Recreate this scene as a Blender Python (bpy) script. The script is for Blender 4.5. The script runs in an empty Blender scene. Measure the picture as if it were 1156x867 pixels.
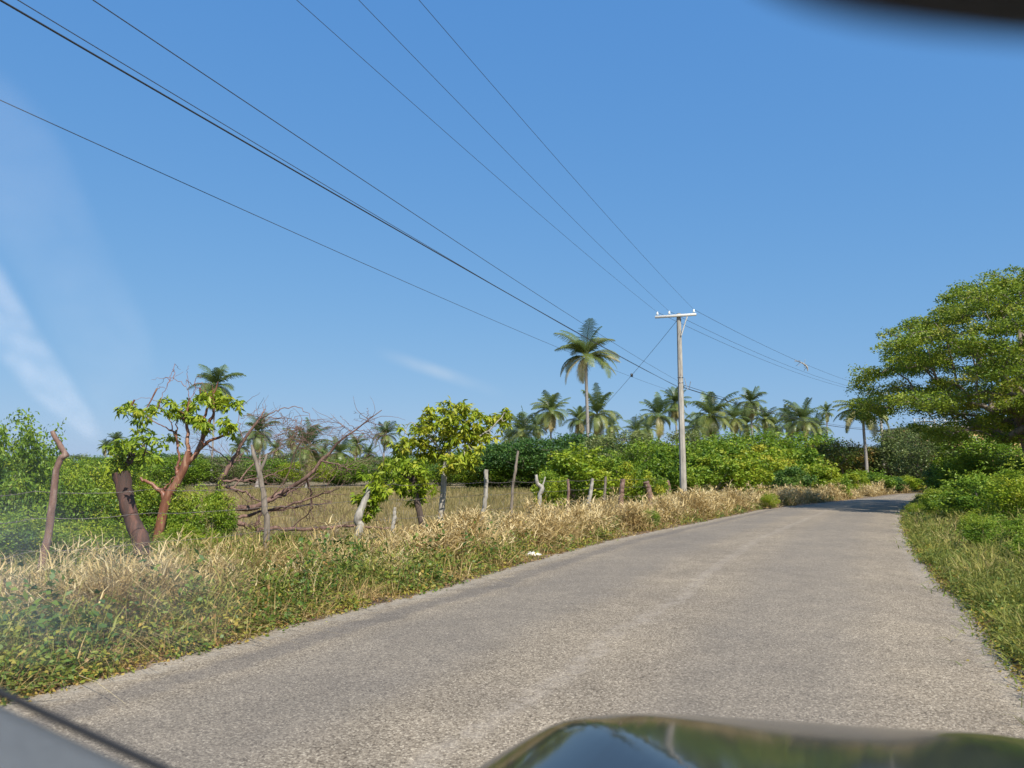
import bpy, math, random
import numpy as np
from mathutils import Vector

SC = bpy.context.scene
COL = SC.collection
rng = np.random.default_rng(7)
random.seed(7)
R = math.radians

# ------------------------------------------------------------------ camera, sky, sun
CAMZ = 1.4
F = 850.0
PITCH = math.atan((535 - 433.5) / F)
cs, sn = math.cos(PITCH), math.sin(PITCH)
cd = bpy.data.cameras.new('camera')
cam = bpy.data.objects.new('camera', cd)
COL.objects.link(cam)
cam.location = (0, 0, CAMZ)
cam.rotation_euler = (math.pi / 2 + PITCH, 0, 0)
cd.sensor_width = 36
cd.lens = 36 * F / 1156
cd.clip_start = 0.02
cd.clip_end = 6000
cd.dof.use_dof = True
cd.dof.focus_distance = 16
cd.dof.aperture_fstop = 4.2
SC.camera = cam

SUN_EL = R(47)
SUN_H = Vector((0.42, -0.91)).normalized()
world = bpy.data.worlds.new('World')
SC.world = world
world.use_nodes = True
wn, wl = world.node_tree.nodes, world.node_tree.links
bg = wn['Background']
sky = wn.new('ShaderNodeTexSky')
sky.sky_type = 'NISHITA'
sky.sun_disc = False
sky.sun_elevation = SUN_EL
sky.sun_rotation = math.atan2(SUN_H.x, SUN_H.y)
sky.air_density = 1.0
sky.dust_density = 0.6
sky.ozone_density = 1.6
# the camera that took the photograph renders the sky deeper blue than the physical model: per-channel response
sp_ = wn.new('ShaderNodeSeparateColor'); cb_ = wn.new('ShaderNodeCombineColor')
wl.new(sky.outputs[0], sp_.inputs[0])
for ch, (gain, power) in enumerate(((.59, .70), (1.354, .42), (3.09, .18))):
    pw = wn.new('ShaderNodeMath'); pw.operation = 'POWER'; pw.inputs[1].default_value = power
    ml = wn.new('ShaderNodeMath'); ml.operation = 'MULTIPLY'; ml.inputs[1].default_value = gain
    wl.new(sp_.outputs[ch], pw.inputs[0]); wl.new(pw.outputs[0], ml.inputs[0]); wl.new(ml.outputs[0], cb_.inputs[ch])
def streak(p0, p1, width, amount, src):
    """a wisp of cirrus between two sky directions"""
    a_, b_ = Vector(p0).normalized(), Vector(p1).normalized()
    mid = ((a_ + b_) / 2).normalized(); al = (b_ - a_).normalized(); ac = mid.cross(al).normalized()
    tc = wn.new('ShaderNodeTexCoord')
    def dot(v, half, c0):
        d = wn.new('ShaderNodeVectorMath'); d.operation = 'DOT_PRODUCT'; d.inputs[1].default_value = v
        wl.new(tc.outputs['Generated'], d.inputs[0])
        m = wn.new('ShaderNodeMath'); m.operation = 'SUBTRACT'; m.inputs[1].default_value = c0; wl.new(d.outputs['Value'], m.inputs[0])
        m2 = wn.new('ShaderNodeMath'); m2.operation = 'ABSOLUTE'; wl.new(m.outputs[0], m2.inputs[0])
        r_ = wn.new('ShaderNodeMapRange'); r_.interpolation_type = 'SMOOTHSTEP'
        r_.inputs['From Min'].default_value = 0; r_.inputs['From Max'].default_value = half; r_.inputs['To Min'].default_value = 1; r_.inputs['To Max'].default_value = 0
        wl.new(m2.outputs[0], r_.inputs['Value']); return r_.outputs[0]
    x_, y_ = dot(al, (b_ - a_).length * .62, mid.dot(al)), dot(ac, width, mid.dot(ac))
    no = wn.new('ShaderNodeTexNoise'); no.inputs['Scale'].default_value = 22; no.inputs['Detail'].default_value = 5
    wl.new(tc.outputs['Generated'], no.inputs['Vector'])
    f = None
    for o_ in (x_, y_, no.outputs['Fac']):
        m = wn.new('ShaderNodeMath'); m.operation = 'MULTIPLY'; m.inputs[1].default_value = amount * .8
        wl.new(o_, m.inputs[0])
        if f is not None: wl.new(f, m.inputs[1])
        f = m.outputs[0]
    mx_ = wn.new('ShaderNodeMix'); mx_.data_type = 'RGBA'; mx_.inputs[7].default_value = (4.2, 4.6, 5.0, 1)
    wl.new(f, mx_.inputs[0]); wl.new(src, mx_.inputs[6]); return mx_.outputs[2]
def sky_dir(px, py):
    u_, v_ = (px - 578) / F, (433.5 - py) / F
    return (u_, cs - v_ * sn, sn + v_ * cs)
sky_out = streak(sky_dir(430, 398), sky_dir(560, 442), .013, .55, cb_.outputs[0])
wl.new(sky_out, bg.inputs[0])
bg.inputs[1].default_value = 0.12

sd = bpy.data.lights.new('sun', 'SUN')
sd.energy = 5.0
sd.angle = R(0.55)
sd.color = (1.0, 0.94, 0.84)
sun = bpy.data.objects.new('sun', sd)
COL.objects.link(sun)
sv = Vector((SUN_H.x * math.cos(SUN_EL), SUN_H.y * math.cos(SUN_EL), math.sin(SUN_EL)))
sun.rotation_euler = sv.to_track_quat('Z', 'Y').to_euler()
sun.location = (0, 0, 60)

SC.view_settings.view_transform = 'Standard'
SC.view_settings.look = 'None'
SC.view_settings.exposure = 0.55
SC.view_settings.gamma = 1
SC.view_settings.use_curve_mapping = False
SC.cycles.transparent_max_bounces = 16

# ------------------------------------------------------------------ pixel helpers
def ray(px, py):
    u, v = (px - 578) / F, (433.5 - py) / F
    return np.array([u, cs - v * sn, sn + v * cs])

def P(px, py, d):
    r = ray(px, py)
    k = d / r[1]
    return np.array([r[0] * k, d, CAMZ + r[2] * k])

def G(px, py):
    r = ray(px, py)
    k = -CAMZ / r[2]
    return np.array([r[0] * k, r[1] * k, 0.0])

def GB(px, d):
    p = P(px, 535, d)
    p[2] = 0
    return p

# ------------------------------------------------------------------ object helpers
def tag(o, label=None, cat=None, group=None, kind=None):
    if label: o['label'] = label
    if cat: o['category'] = cat
    if group: o['group'] = group
    if kind: o['kind'] = kind
    return o

def empty(name, loc=(0, 0, 0), rz=0.0, label=None, cat=None, group=None):
    o = bpy.data.objects.new(name, None)
    COL.objects.link(o)
    o.location = loc
    o.rotation_euler = (0, 0, rz)
    o.empty_display_size = 0.2
    return tag(o, label, cat, group)

class MB:
    """collects vertices, faces and a per-vertex tint; links ONE mesh object"""
    def __init__(s):
        s.v, s.f, s.t, s.n = [], [], [], 0
    def add(s, v, f, t=0.5):
        v = np.asarray(v, float).reshape(-1, 3)
        f = np.asarray(f, int)
        s.v.append(v)
        s.f.append(f + s.n)
        t = np.broadcast_to(np.asarray(t, float), (len(v),)) if np.ndim(t) == 0 else np.asarray(t, float)
        s.t.append(t)
        s.n += len(v)
    def mesh(s, name, mat, smooth=True):
        me = bpy.data.meshes.new(name)
        v = np.concatenate(s.v)
        me.vertices.add(len(v))
        me.vertices.foreach_set('co', v.astype(np.float32).ravel())
        nl = sum(f.size for f in s.f)
        npoly = sum(len(f) for f in s.f)
        li = np.concatenate([f.ravel() for f in s.f])
        tot = np.concatenate([np.full(len(f), f.shape[1]) for f in s.f])
        st = np.concatenate([[0], np.cumsum(tot)[:-1]])
        me.loops.add(nl)
        me.loops.foreach_set('vertex_index', li.astype(np.int32))
        me.polygons.add(npoly)
        me.polygons.foreach_set('loop_start', st.astype(np.int32))
        me.polygons.foreach_set('loop_total', tot.astype(np.int32))
        me.polygons.foreach_set('use_smooth', np.full(npoly, smooth))
        a = me.attributes.new('tint', 'FLOAT', 'POINT')
        a.data.foreach_set('value', np.concatenate(s.t).astype(np.float32))
        me.materials.append(mat)
        me.update(calc_edges=True)
        me.validate()
        return me
    def build(s, name, mat, parent=None, smooth=True):
        o = bpy.data.objects.new(name, s.mesh(name, mat, smooth))
        COL.objects.link(o)
        if parent is not None: o.parent = parent
        return o

def inst(name, me, parent=None):
    o = bpy.data.objects.new(name, me)
    COL.objects.link(o)
    if parent is not None: o.parent = parent
    return o

def norm(a):
    return a / np.maximum(np.linalg.norm(a, axis=-1, keepdims=True), 1e-9)

def tube(mb, pts, rad, sides=8, tint=0.5, cap=True, rough=0.0):
    pts = np.asarray(pts, float)
    n = len(pts)
    rad = np.broadcast_to(np.asarray(rad, float), (n,))
    tan = np.gradient(pts, axis=0)
    tan = norm(tan)
    ref = np.array([0., 0, 1]) if abs(tan[0][2]) < 0.9 else np.array([1., 0, 0])
    a = np.cross(tan[0], ref); a /= np.linalg.norm(a)
    ang = np.linspace(0, 2 * math.pi, sides, endpoint=False)
    vs = []
    for i in range(n):
        a = a - tan[i] * np.dot(a, tan[i]); a /= max(np.linalg.norm(a), 1e-9)
        b = np.cross(tan[i], a)
        r = rad[i] * (1 + rough * rng.normal(size=sides))
        vs.append(pts[i] + (np.cos(ang) * r)[:, None] * a + (np.sin(ang) * r)[:, None] * b)
    v = np.concatenate(vs)
    k = np.arange(sides)
    fs = []
    for i in range(n - 1):
        q = i * sides
        fs.append(np.stack([q + k, q + (k + 1) % sides, q + sides + (k + 1) % sides, q + sides + k], 1))
    mb.add(v, np.concatenate(fs), tint)
    if cap:
        for i, rev in ((0, True), (n - 1, False)):
            c = np.vstack([vs[i], pts[i]])
            f = np.stack([k, (k + 1) % sides, np.full(sides, sides)], 1)
            mb.add(c, f[:, ::-1] if rev else f, tint)

def smooth_line(pts, n=12):
    """Catmull-Rom through the points"""
    p = np.asarray(pts, float)
    if len(p) == 2:
        return p[0] + (p[1] - p[0]) * np.linspace(0, 1, n)[:, None]
    q = np.vstack([2 * p[0] - p[1], p, 2 * p[-1] - p[-2]])
    out = []
    seg = max(2, n // (len(p) - 1))
    for i in range(1, len(q) - 2):
        t = np.linspace(0, 1, seg, endpoint=False)[:, None]
        a, b, c, d = q[i - 1], q[i], q[i + 1], q[i + 2]
        out.append(.5 * ((2 * b) + (c - a) * t + (2 * a - 5 * b + 4 * c - d) * t ** 2 + (3 * b - a - 3 * c + d) * t ** 3))
    out.append(p[-1:])
    return np.concatenate(out)

def box(mb, c, size, rz=0.0, tint=0.5, bev=0.0):
    x, y, z = np.array(size) / 2
    c0, s0 = math.cos(rz), math.sin(rz)
    if bev <= 0:
        v = np.array([[i * x, j * y, k * z] for k in (-1, 1) for j in (-1, 1) for i in (-1, 1)])
        f = [[0, 2, 3, 1], [4, 5, 7, 6], [0, 1, 5, 4], [2, 6, 7, 3], [0, 4, 6, 2], [1, 3, 7, 5]]
        v = np.stack([v[:, 0] * c0 - v[:, 1] * s0, v[:, 0] * s0 + v[:, 1] * c0, v[:, 2]], 1)
        mb.add(v + np.array(c), f, tint)
    else:
        rings = []
        for zz, ins in ((-z, bev), (-z + bev, 0), (z - bev, 0), (z, bev)):
            xx, yy = x - ins, y - ins
            b = bev
            ring = [(-xx + b, -yy), (xx - b, -yy), (xx, -yy + b), (xx, yy - b), (xx - b, yy), (-xx + b, yy), (-xx, yy - b), (-xx, -yy + b)]
            rings.append(np.array([[p[0], p[1], zz] for p in ring]))
        v = np.concatenate(rings)
        f = []
        for i in range(3):
            for k in range(8):
                f.append([i * 8 + k, i * 8 + (k + 1) % 8, i * 8 + 8 + (k + 1) % 8, i * 8 + 8 + k])
        v = np.stack([v[:, 0] * c0 - v[:, 1] * s0, v[:, 0] * s0 + v[:, 1] * c0, v[:, 2]], 1)
        mb.add(v + np.array(c), f, tint)
        mb.add(v + np.array(c), [list(range(7, -1, -1))], tint)
        mb.add(v + np.array(c), [list(range(24, 32))], tint)

# ------------------------------------------------------------------ foliage helpers
def leaves(mb, c, length, width, droop=0.0, up=0.5, tint=None, spread=1.0):
    """rhombic leaf faces: base, side, tip, side; c = base points"""
    n = len(c)
    d = rng.normal(size=(n, 3)) * spread
    d[:, 2] = d[:, 2] * 0.6 - droop
    d = norm(d)
    nn = rng.normal(size=(n, 3)); nn[:, 2] += up * 2
    side = norm(np.cross(d, nn))
    nrm = np.cross(side, d)
    L = length * rng.uniform(.6, 1.25, n)[:, None]
    W = width * rng.uniform(.65, 1.2, n)[:, None]
    p0 = c
    p1 = c + d * L * .45 + side * W * .5 + nrm * W * .12
    p2 = c + d * L - nrm * L * .1
    p3 = c + d * L * .45 - side * W * .5 + nrm * W * .12
    v = np.stack([p0, p1, p2, p3], 1).reshape(-1, 3)
    f = np.arange(4 * n).reshape(n, 4)
    t = rng.uniform(0, 1, n) if tint is None else np.clip(tint + rng.normal(0, .13, n), 0, 1)
    mb.add(v, f, np.repeat(t, 4))

def blades(mb, base, height, lean, width, tint, seg=3):
    """curved grass blades; lean = horizontal vector per blade (relative to height)"""
    n = len(base)
    az = rng.uniform(0, math.pi, n)
    wd = np.stack([np.cos(az), np.sin(az), np.zeros(n)], 1)
    ln = np.linalg.norm(lean, axis=1, keepdims=True)
    rows = []
    for i in range(seg + 1):
        t = i / seg
        h = height[:, None]
        z = h * (t - np.minimum(ln, 1.3) * .55 * t ** 2)
        p = base + lean * h * (0.35 * t + 0.75 * t ** 2)
        p[:, 2:3] += z
        w = (width[:, None] * (1 - 0.85 * t ** 1.5)) * .5
        rows += [p - wd * w, p + wd * w]
    v = np.stack(rows, 1).reshape(-1, 3)
    m = 2 * (seg + 1)
    b = np.arange(n)[:, None] * m
    f = np.concatenate([b + np.array([2 * i, 2 * i + 1, 2 * i + 3, 2 * i + 2]) for i in range(seg)])
    mb.add(v, f, np.repeat(np.clip(tint, 0, 1), m))

def skeleton(trunk, tips, step=0.5, lift=0.15, jit=0.06, zpen=1.5):
    """connects every tip to the nearest fitting node of the growing skeleton"""
    pos = [np.array(p, float) for p in trunk]
    par = [-1] + list(range(len(trunk) - 1))
    top = np.mean(trunk[len(trunk) // 2:], axis=0)
    order = np.argsort(np.linalg.norm(tips - top, axis=1))
    A = np.array(pos)
    tipn = []
    k0 = len(trunk) // 3
    for i in order:
        t = tips[i]
        dv = t - A
        dist = np.linalg.norm(dv, axis=1)
        cost = dist + zpen * np.maximum(-dv[:, 2], 0)
        cost[:k0] += 1e3
        j = int(np.argmin(cost))
        m = max(1, int(math.ceil(dist[j] / step)))
        prev = j
        new = []
        for q in range(1, m + 1):
            s = q / m
            p = A[j] + dv[j] * s
            p[2] += lift * dist[j] * math.sin(math.pi * s) * .5
            if q < m: p = p + rng.normal(size=3) * jit * dist[j] ** .5
            par.append(prev); prev = len(par) - 1
            new.append(p)
        A = np.vstack([A, new])
        tipn.append(prev)
    return A, np.array(par), np.array(tipn)

def wood(mb, A, par, r_tip, r_base, sides=6, tint=.5, expo=2.2, rmin=0.0):
    n = len(A)
    cnt = np.zeros(n)
    kids = [[] for _ in range(n)]
    for i in range(n):
        if par[i] >= 0: kids[par[i]].append(i)
    for i in range(n - 1, -1, -1):
        if not kids[i]: cnt[i] += 1
        if par[i] >= 0: cnt[par[i]] += cnt[i]
    e = math.log(max(r_base / r_tip, 1.01)) / math.log(max(cnt[0], 2))
    r = np.maximum(r_tip * cnt ** e, rmin)
    stack = [(0, -1)]
    while stack:
        s, p = stack.pop()
        chain = [p, s] if p >= 0 else [s]
        c = s
        while kids[c]:
            kk = sorted(kids[c], key=lambda q: -cnt[q])
            for o in kk[1:]: stack.append((o, c))
            c = kk[0]
            chain.append(c)
        if len(chain) < 2: continue
        rr = r[chain].copy()
        if p >= 0: rr[0] = rr[1]
        tube(mb, A[chain], rr, sides if rr.max() > .02 else 4, tint, cap=False)

def vnoise(x, y, seed=0, s=1.0):
    """cheap smooth noise 0..1"""
    a = np.sin(x * 1.3 * s + seed * 1.7 + 1.1 * np.sin(y * .9 * s + seed)) + np.sin(y * 1.7 * s - seed + 1.3 * np.sin(x * .7 * s + seed * 2)) + np.sin((x + y) * 2.3 * s + seed * .6)
    return .5 + a / 6

# ------------------------------------------------------------------ materials
def new_mat(name):
    m = bpy.data.materials.new(name)
    m.use_nodes = True
    return m, m.node_tree.nodes, m.node_tree.links, m.node_tree.nodes['Principled BSDF']

def ramp(nodes, cols, pos=None):
    r = nodes.new('ShaderNodeValToRGB')
    cr = r.color_ramp
    pos = pos or [i / (len(cols) - 1) for i in range(len(cols))]
    while len(cr.elements) < len(cols): cr.elements.new(.5)
    for e, c, p in zip(cr.elements, cols, pos):
        e.position = p; e.color = (*c, 1)
    return r

def leaf_mat(name, cols, trans=.3, rough=.5, spec=.35, vary=.12):
    m, N, L, b = new_mat(name)
    at = N.new('ShaderNodeAttribute'); at.attribute_name = 'tint'
    oi = N.new('ShaderNodeObjectInfo')
    mr = N.new('ShaderNodeMapRange'); mr.inputs['To Min'].default_value = -vary; mr.inputs['To Max'].default_value = vary
    L.new(oi.outputs['Random'], mr.inputs['Value'])
    ad = N.new('ShaderNodeMath'); ad.operation = 'ADD'; ad.use_clamp = True
    L.new(at.outputs['Fac'], ad.inputs[0]); L.new(mr.outputs[0], ad.inputs[1])
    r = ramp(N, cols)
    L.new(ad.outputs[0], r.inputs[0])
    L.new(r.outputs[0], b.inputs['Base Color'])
    b.inputs['Roughness'].default_value = rough
    b.inputs['Specular IOR Level'].default_value = spec
    tr = N.new('ShaderNodeBsdfTranslucent')
    L.new(r.outputs[0], tr.inputs[0])
    mx = N.new('ShaderNodeMixShader'); mx.inputs[0].default_value = trans
    L.new(b.outputs[0], mx.inputs[1]); L.new(tr.outputs[0], mx.inputs[2])
    L.new(mx.outputs[0], N['Material Output'].inputs[0])
    return m

def bark_mat(name, c1, c2, scale=14, rough=.85, stretch=.25, bump=.4, spots=None):
    m, N, L, b = new_mat(name)
    tc = N.new('ShaderNodeTexCoord')
    mp = N.new('ShaderNodeMapping'); mp.inputs['Scale'].default_value = (1, 1, stretch)
    L.new(tc.outputs['Object'], mp.inputs[0])
    no = N.new('ShaderNodeTexNoise'); no.inputs['Scale'].default_value = scale; no.inputs['Detail'].default_value = 6
    no.inputs['Roughness'].default_value = .7
    L.new(mp.outputs[0], no.inputs['Vector'])
    cols = [c1, c2] if spots is None else [c1, c2, spots]
    r = ramp(N, cols, [.35, .62] if spots is None else [.3, .52, .66])
    L.new(no.outputs['Fac'], r.inputs[0])
    L.new(r.outputs[0], b.inputs['Base Color'])
    b.inputs['Roughness'].default_value = rough
    bp = N.new('ShaderNodeBump'); bp.inputs['Strength'].default_value = bump; bp.inputs['Distance'].default_value = .02
    L.new(no.outputs['Fac'], bp.inputs['Height']); L.new(bp.outputs[0], b.inputs['Normal'])
    return m

def plain_mat(name, col, rough=.5, metal=0.0, coat=0.0, spec=.5, noise=0.0, scale=30):
    m, N, L, b = new_mat(name)
    b.inputs['Roughness'].default_value = rough
    b.inputs['Metallic'].default_value = metal
    b.inputs['Coat Weight'].default_value = coat
    b.inputs['Coat Roughness'].default_value = .03
    b.inputs['Specular IOR Level'].default_value = spec
    if noise:
        tc = N.new('ShaderNodeTexCoord')
        no = N.new('ShaderNodeTexNoise'); no.inputs['Scale'].default_value = scale; no.inputs['Detail'].default_value = 5
        L.new(tc.outputs['Object'], no.inputs['Vector'])
        r = ramp(N, [tuple(c * (1 - noise) for c in col), tuple(min(1, c * (1 + noise)) for c in col)], [.3, .7])
        L.new(no.outputs['Fac'], r.inputs[0]); L.new(r.outputs[0], b.inputs['Base Color'])
    else:
        b.inputs['Base Color'].default_value = (*col, 1)
    return m

M = {}
M['lime'] = leaf_mat('leaf_lime', [(0.108, 0.184, 0.013), (0.194, 0.292, 0.017), (0.302, 0.367, 0.024), (0.432, 0.410, 0.043)], trans=.35)
M['green'] = leaf_mat('leaf_green', [(0.069, 0.144, 0.014), (0.132, 0.230, 0.017), (0.207, 0.305, 0.023), (0.345, 0.368, 0.034)], trans=.32)
M['dark'] = leaf_mat('leaf_dark', [(0.037, 0.094, 0.020), (0.062, 0.138, 0.025), (0.100, 0.188, 0.031), (0.163, 0.237, 0.037)], trans=.28)
M['grey'] = leaf_mat('leaf_grey', [(.075, .11, .035), (.12, .16, .045), (.17, .21, .055), (.23, .25, .08)], trans=.25)
M['rust'] = leaf_mat('leaf_rust', [(.07, .11, .02), (.12, .15, .025), (.20, .17, .03), (.30, .18, .04)], trans=.25)
M['canopy'] = leaf_mat('leaf_canopy', [(0.085, 0.146, 0.017), (0.159, 0.238, 0.021), (0.256, 0.323, 0.029), (0.378, 0.366, 0.061)], trans=.38)
M['weed'] = leaf_mat('leaf_weed', [(0.056, 0.112, 0.022), (0.112, 0.185, 0.025), (0.224, 0.246, 0.034), (0.403, 0.314, 0.056), (0.336, 0.190, 0.067), (0.190, 0.101, 0.050)], trans=.3)
M['palm'] = leaf_mat('palm_frond', [(.06, .10, .03), (.11, .16, .04), (.20, .23, .055), (.38, .35, .12), (.52, .42, .20)], trans=.3, rough=.4, spec=.5, vary=.06)
M['straw'] = leaf_mat('dry_straw', [(.15, .095, .035), (.36, .25, .095), (.54, .41, .18), (.70, .58, .33)], trans=.25, rough=.6, spec=.25)
M['olive'] = leaf_mat('olive_grass', [(.10, .14, .022), (.19, .22, .035), (.29, .27, .06), (.42, .35, .13)], trans=.3, rough=.6)
M['field'] = leaf_mat('field_grass', [(.12, .13, .035), (.22, .18, .065), (.31, .24, .10), (.40, .32, .16)], trans=.25, rough=.65)
M['bark'] = bark_mat('bark_grey', (.10, .08, .06), (.24, .20, .16))
M['bark_dark'] = bark_mat('bark_dark', (.035, .025, .02), (.10, .07, .055))
M['bark_pollard'] = bark_mat('bark_pollard', (.03, .023, .02), (.075, .04, .03), scale=11, spots=(.15, .07, .05))
M['bark_red'] = bark_mat('bark_red', (.09, .05, .038), (.18, .105, .08), scale=20, spots=(.27, .21, .175))
M['bark_copper'] = bark_mat('bark_copper', (.10, .042, .026), (.21, .085, .05), scale=12, rough=.5, spots=(.34, .20, .13))
M['bark_pale'] = bark_mat('bark_pale', (.20, .18, .15), (.42, .39, .34), scale=16)
M['dead'] = bark_mat('dead_wood', (.095, .05, .038), (.22, .135, .105), scale=18)
M['palm_trunk'] = bark_mat('palm_trunk', (.16, .14, .12), (.34, .31, .28), scale=9, stretch=3)
M['concrete'] = bark_mat('pole_concrete', (.22, .20, .17), (.43, .40, .345), scale=5, bump=.15)
M['white_paint'] = plain_mat('crossarm_paint', (.56, .55, .51), .55, noise=.2)
M['porcelain'] = plain_mat('porcelain', (.75, .80, .80), .15, spec=.6)
M['steel'] = plain_mat('galvanised_steel', (.40, .41, .42), .45, metal=.8, noise=.2)
M['cable'] = plain_mat('cable_black', (.025, .027, .03), .5)
M['conductor'] = plain_mat('conductor_grey', (.06, .065, .075), .45, metal=.3)
M['wire'] = plain_mat('rusty_wire', (.22, .19, .17), .6, metal=.5, noise=.3)

# ------------------------------------------------------------------ setting: ground and road
# road edges measured on the photograph's ground plane
L_pts = np.array([[-9.0, -8.5], [-5.6, -1.2]] + [list(G(*p)[:2]) for p in ((35, 785), (226, 737), (311, 712), (400, 689), (486, 668), (592, 636), (691, 609.5), (780, 592), (860, 575.5), (930, 568), (985, 561.5), (1020, 557.5))] + [[36., 60.], [52., 68.], [80., 76.], [130., 84.]])
R_pts = np.array([[-2.6, -8.5], [0.6, -1.2]] + [list(G(*p)[:2]) for p in ((1156, 758), (1131, 737), (1110, 708), (1084, 675), (1067, 666), (1039, 631), (1020, 599), (1018, 580), (1025, 570), (1035, 560.5))] + [[34., 52.5], [40., 57.], [54., 62.], [80., 69.], [130., 77.]])

def resample(p, step):
    d = np.concatenate([[0], np.cumsum(np.linalg.norm(np.diff(p, axis=0), axis=1))])
    s = np.arange(0, d[-1], step)
    q = np.stack([np.interp(s, d, p[:, 0]), np.interp(s, d, p[:, 1])], 1)
    k = max(1, int(1.2 / step))
    w = np.hanning(2 * k + 3)[1:-1]; w /= w.sum()
    pad = len(w) // 2
    qq = np.pad(q, ((pad, pad), (0, 0)), mode='reflect', reflect_type='odd')
    q = np.stack([np.convolve(qq[:, i], w, 'valid') for i in range(2)], 1)
    return q

Ls, Rs = resample(L_pts, .1), resample(R_pts, .1)
class Edge:
    def __init__(s, q, sgn):
        s.q = q
        t = norm(np.gradient(q, axis=0))
        s.n = np.stack([-t[:, 1], t[:, 0]], 1) * sgn      # away from the road
        s.t = t
    def at(s, y, off):
        """point at forward depth y, off metres away from the road"""
        i = np.clip(np.searchsorted(s.q[:, 1], y), 0, len(s.q) - 1)
        return s.q[i] + s.n[i] * np.asarray(off)[..., None]
EL, ER = Edge(Ls, 1), Edge(Rs, -1)

def ground_material():
    m, N, L, b = new_mat('soil_and_dry_grass')
    tc = N.new('ShaderNodeTexCoord')
    n1 = N.new('ShaderNodeTexNoise'); n1.inputs['Scale'].default_value = .35; n1.inputs['Detail'].default_value = 8
    n2 = N.new('ShaderNodeTexNoise'); n2.inputs['Scale'].default_value = 9; n2.inputs['Detail'].default_value = 8
    for n in (n1, n2): L.new(tc.outputs['Object'], n.inputs['Vector'])
    r1 = ramp(N, [(.13, .12, .045), (.22, .165, .08), (.30, .23, .12)], [.35, .5, .65])
    r2 = ramp(N, [(.35, .33, .3), (1, 1, 1)], [.3, .65])
    L.new(n1.outputs['Fac'], r1.inputs[0]); L.new(n2.outputs['Fac'], r2.inputs[0])
    mx = N.new('ShaderNodeMix'); mx.data_type = 'RGBA'; mx.blend_type = 'MULTIPLY'; mx.inputs[0].default_value = .8
    L.new(r1.outputs[0], mx.inputs[6]); L.new(r2.outputs[0], mx.inputs[7])
    L.new(mx.outputs[2], b.inputs['Base Color'])
    b.inputs['Roughness'].default_value = .95
    bp = N.new('ShaderNodeBump'); bp.inputs['Strength'].default_value = .6; bp.inputs['Distance'].default_value = .05
    L.new(n2.outputs['Fac'], bp.inputs['Height']); L.new(bp.outputs[0], b.inputs['Normal'])
    return m

g = MB()
gx = np.array([-3000, -400, -100, -30, 0, 30, 100, 400, 3000.])
gy = np.array([-600, -60, -10, 0, 20, 60, 150, 500, 4500.])
vv = np.array([[x, y, 0] for y in gy for x in gx])
ff = [[j * 9 + i, j * 9 + i + 1, j * 9 + i + 10, j * 9 + i + 9] for j in range(8) for i in range(8)]
g.add(vv, ff)
ground = tag(g.build('ground', ground_material()), kind='structure')

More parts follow.
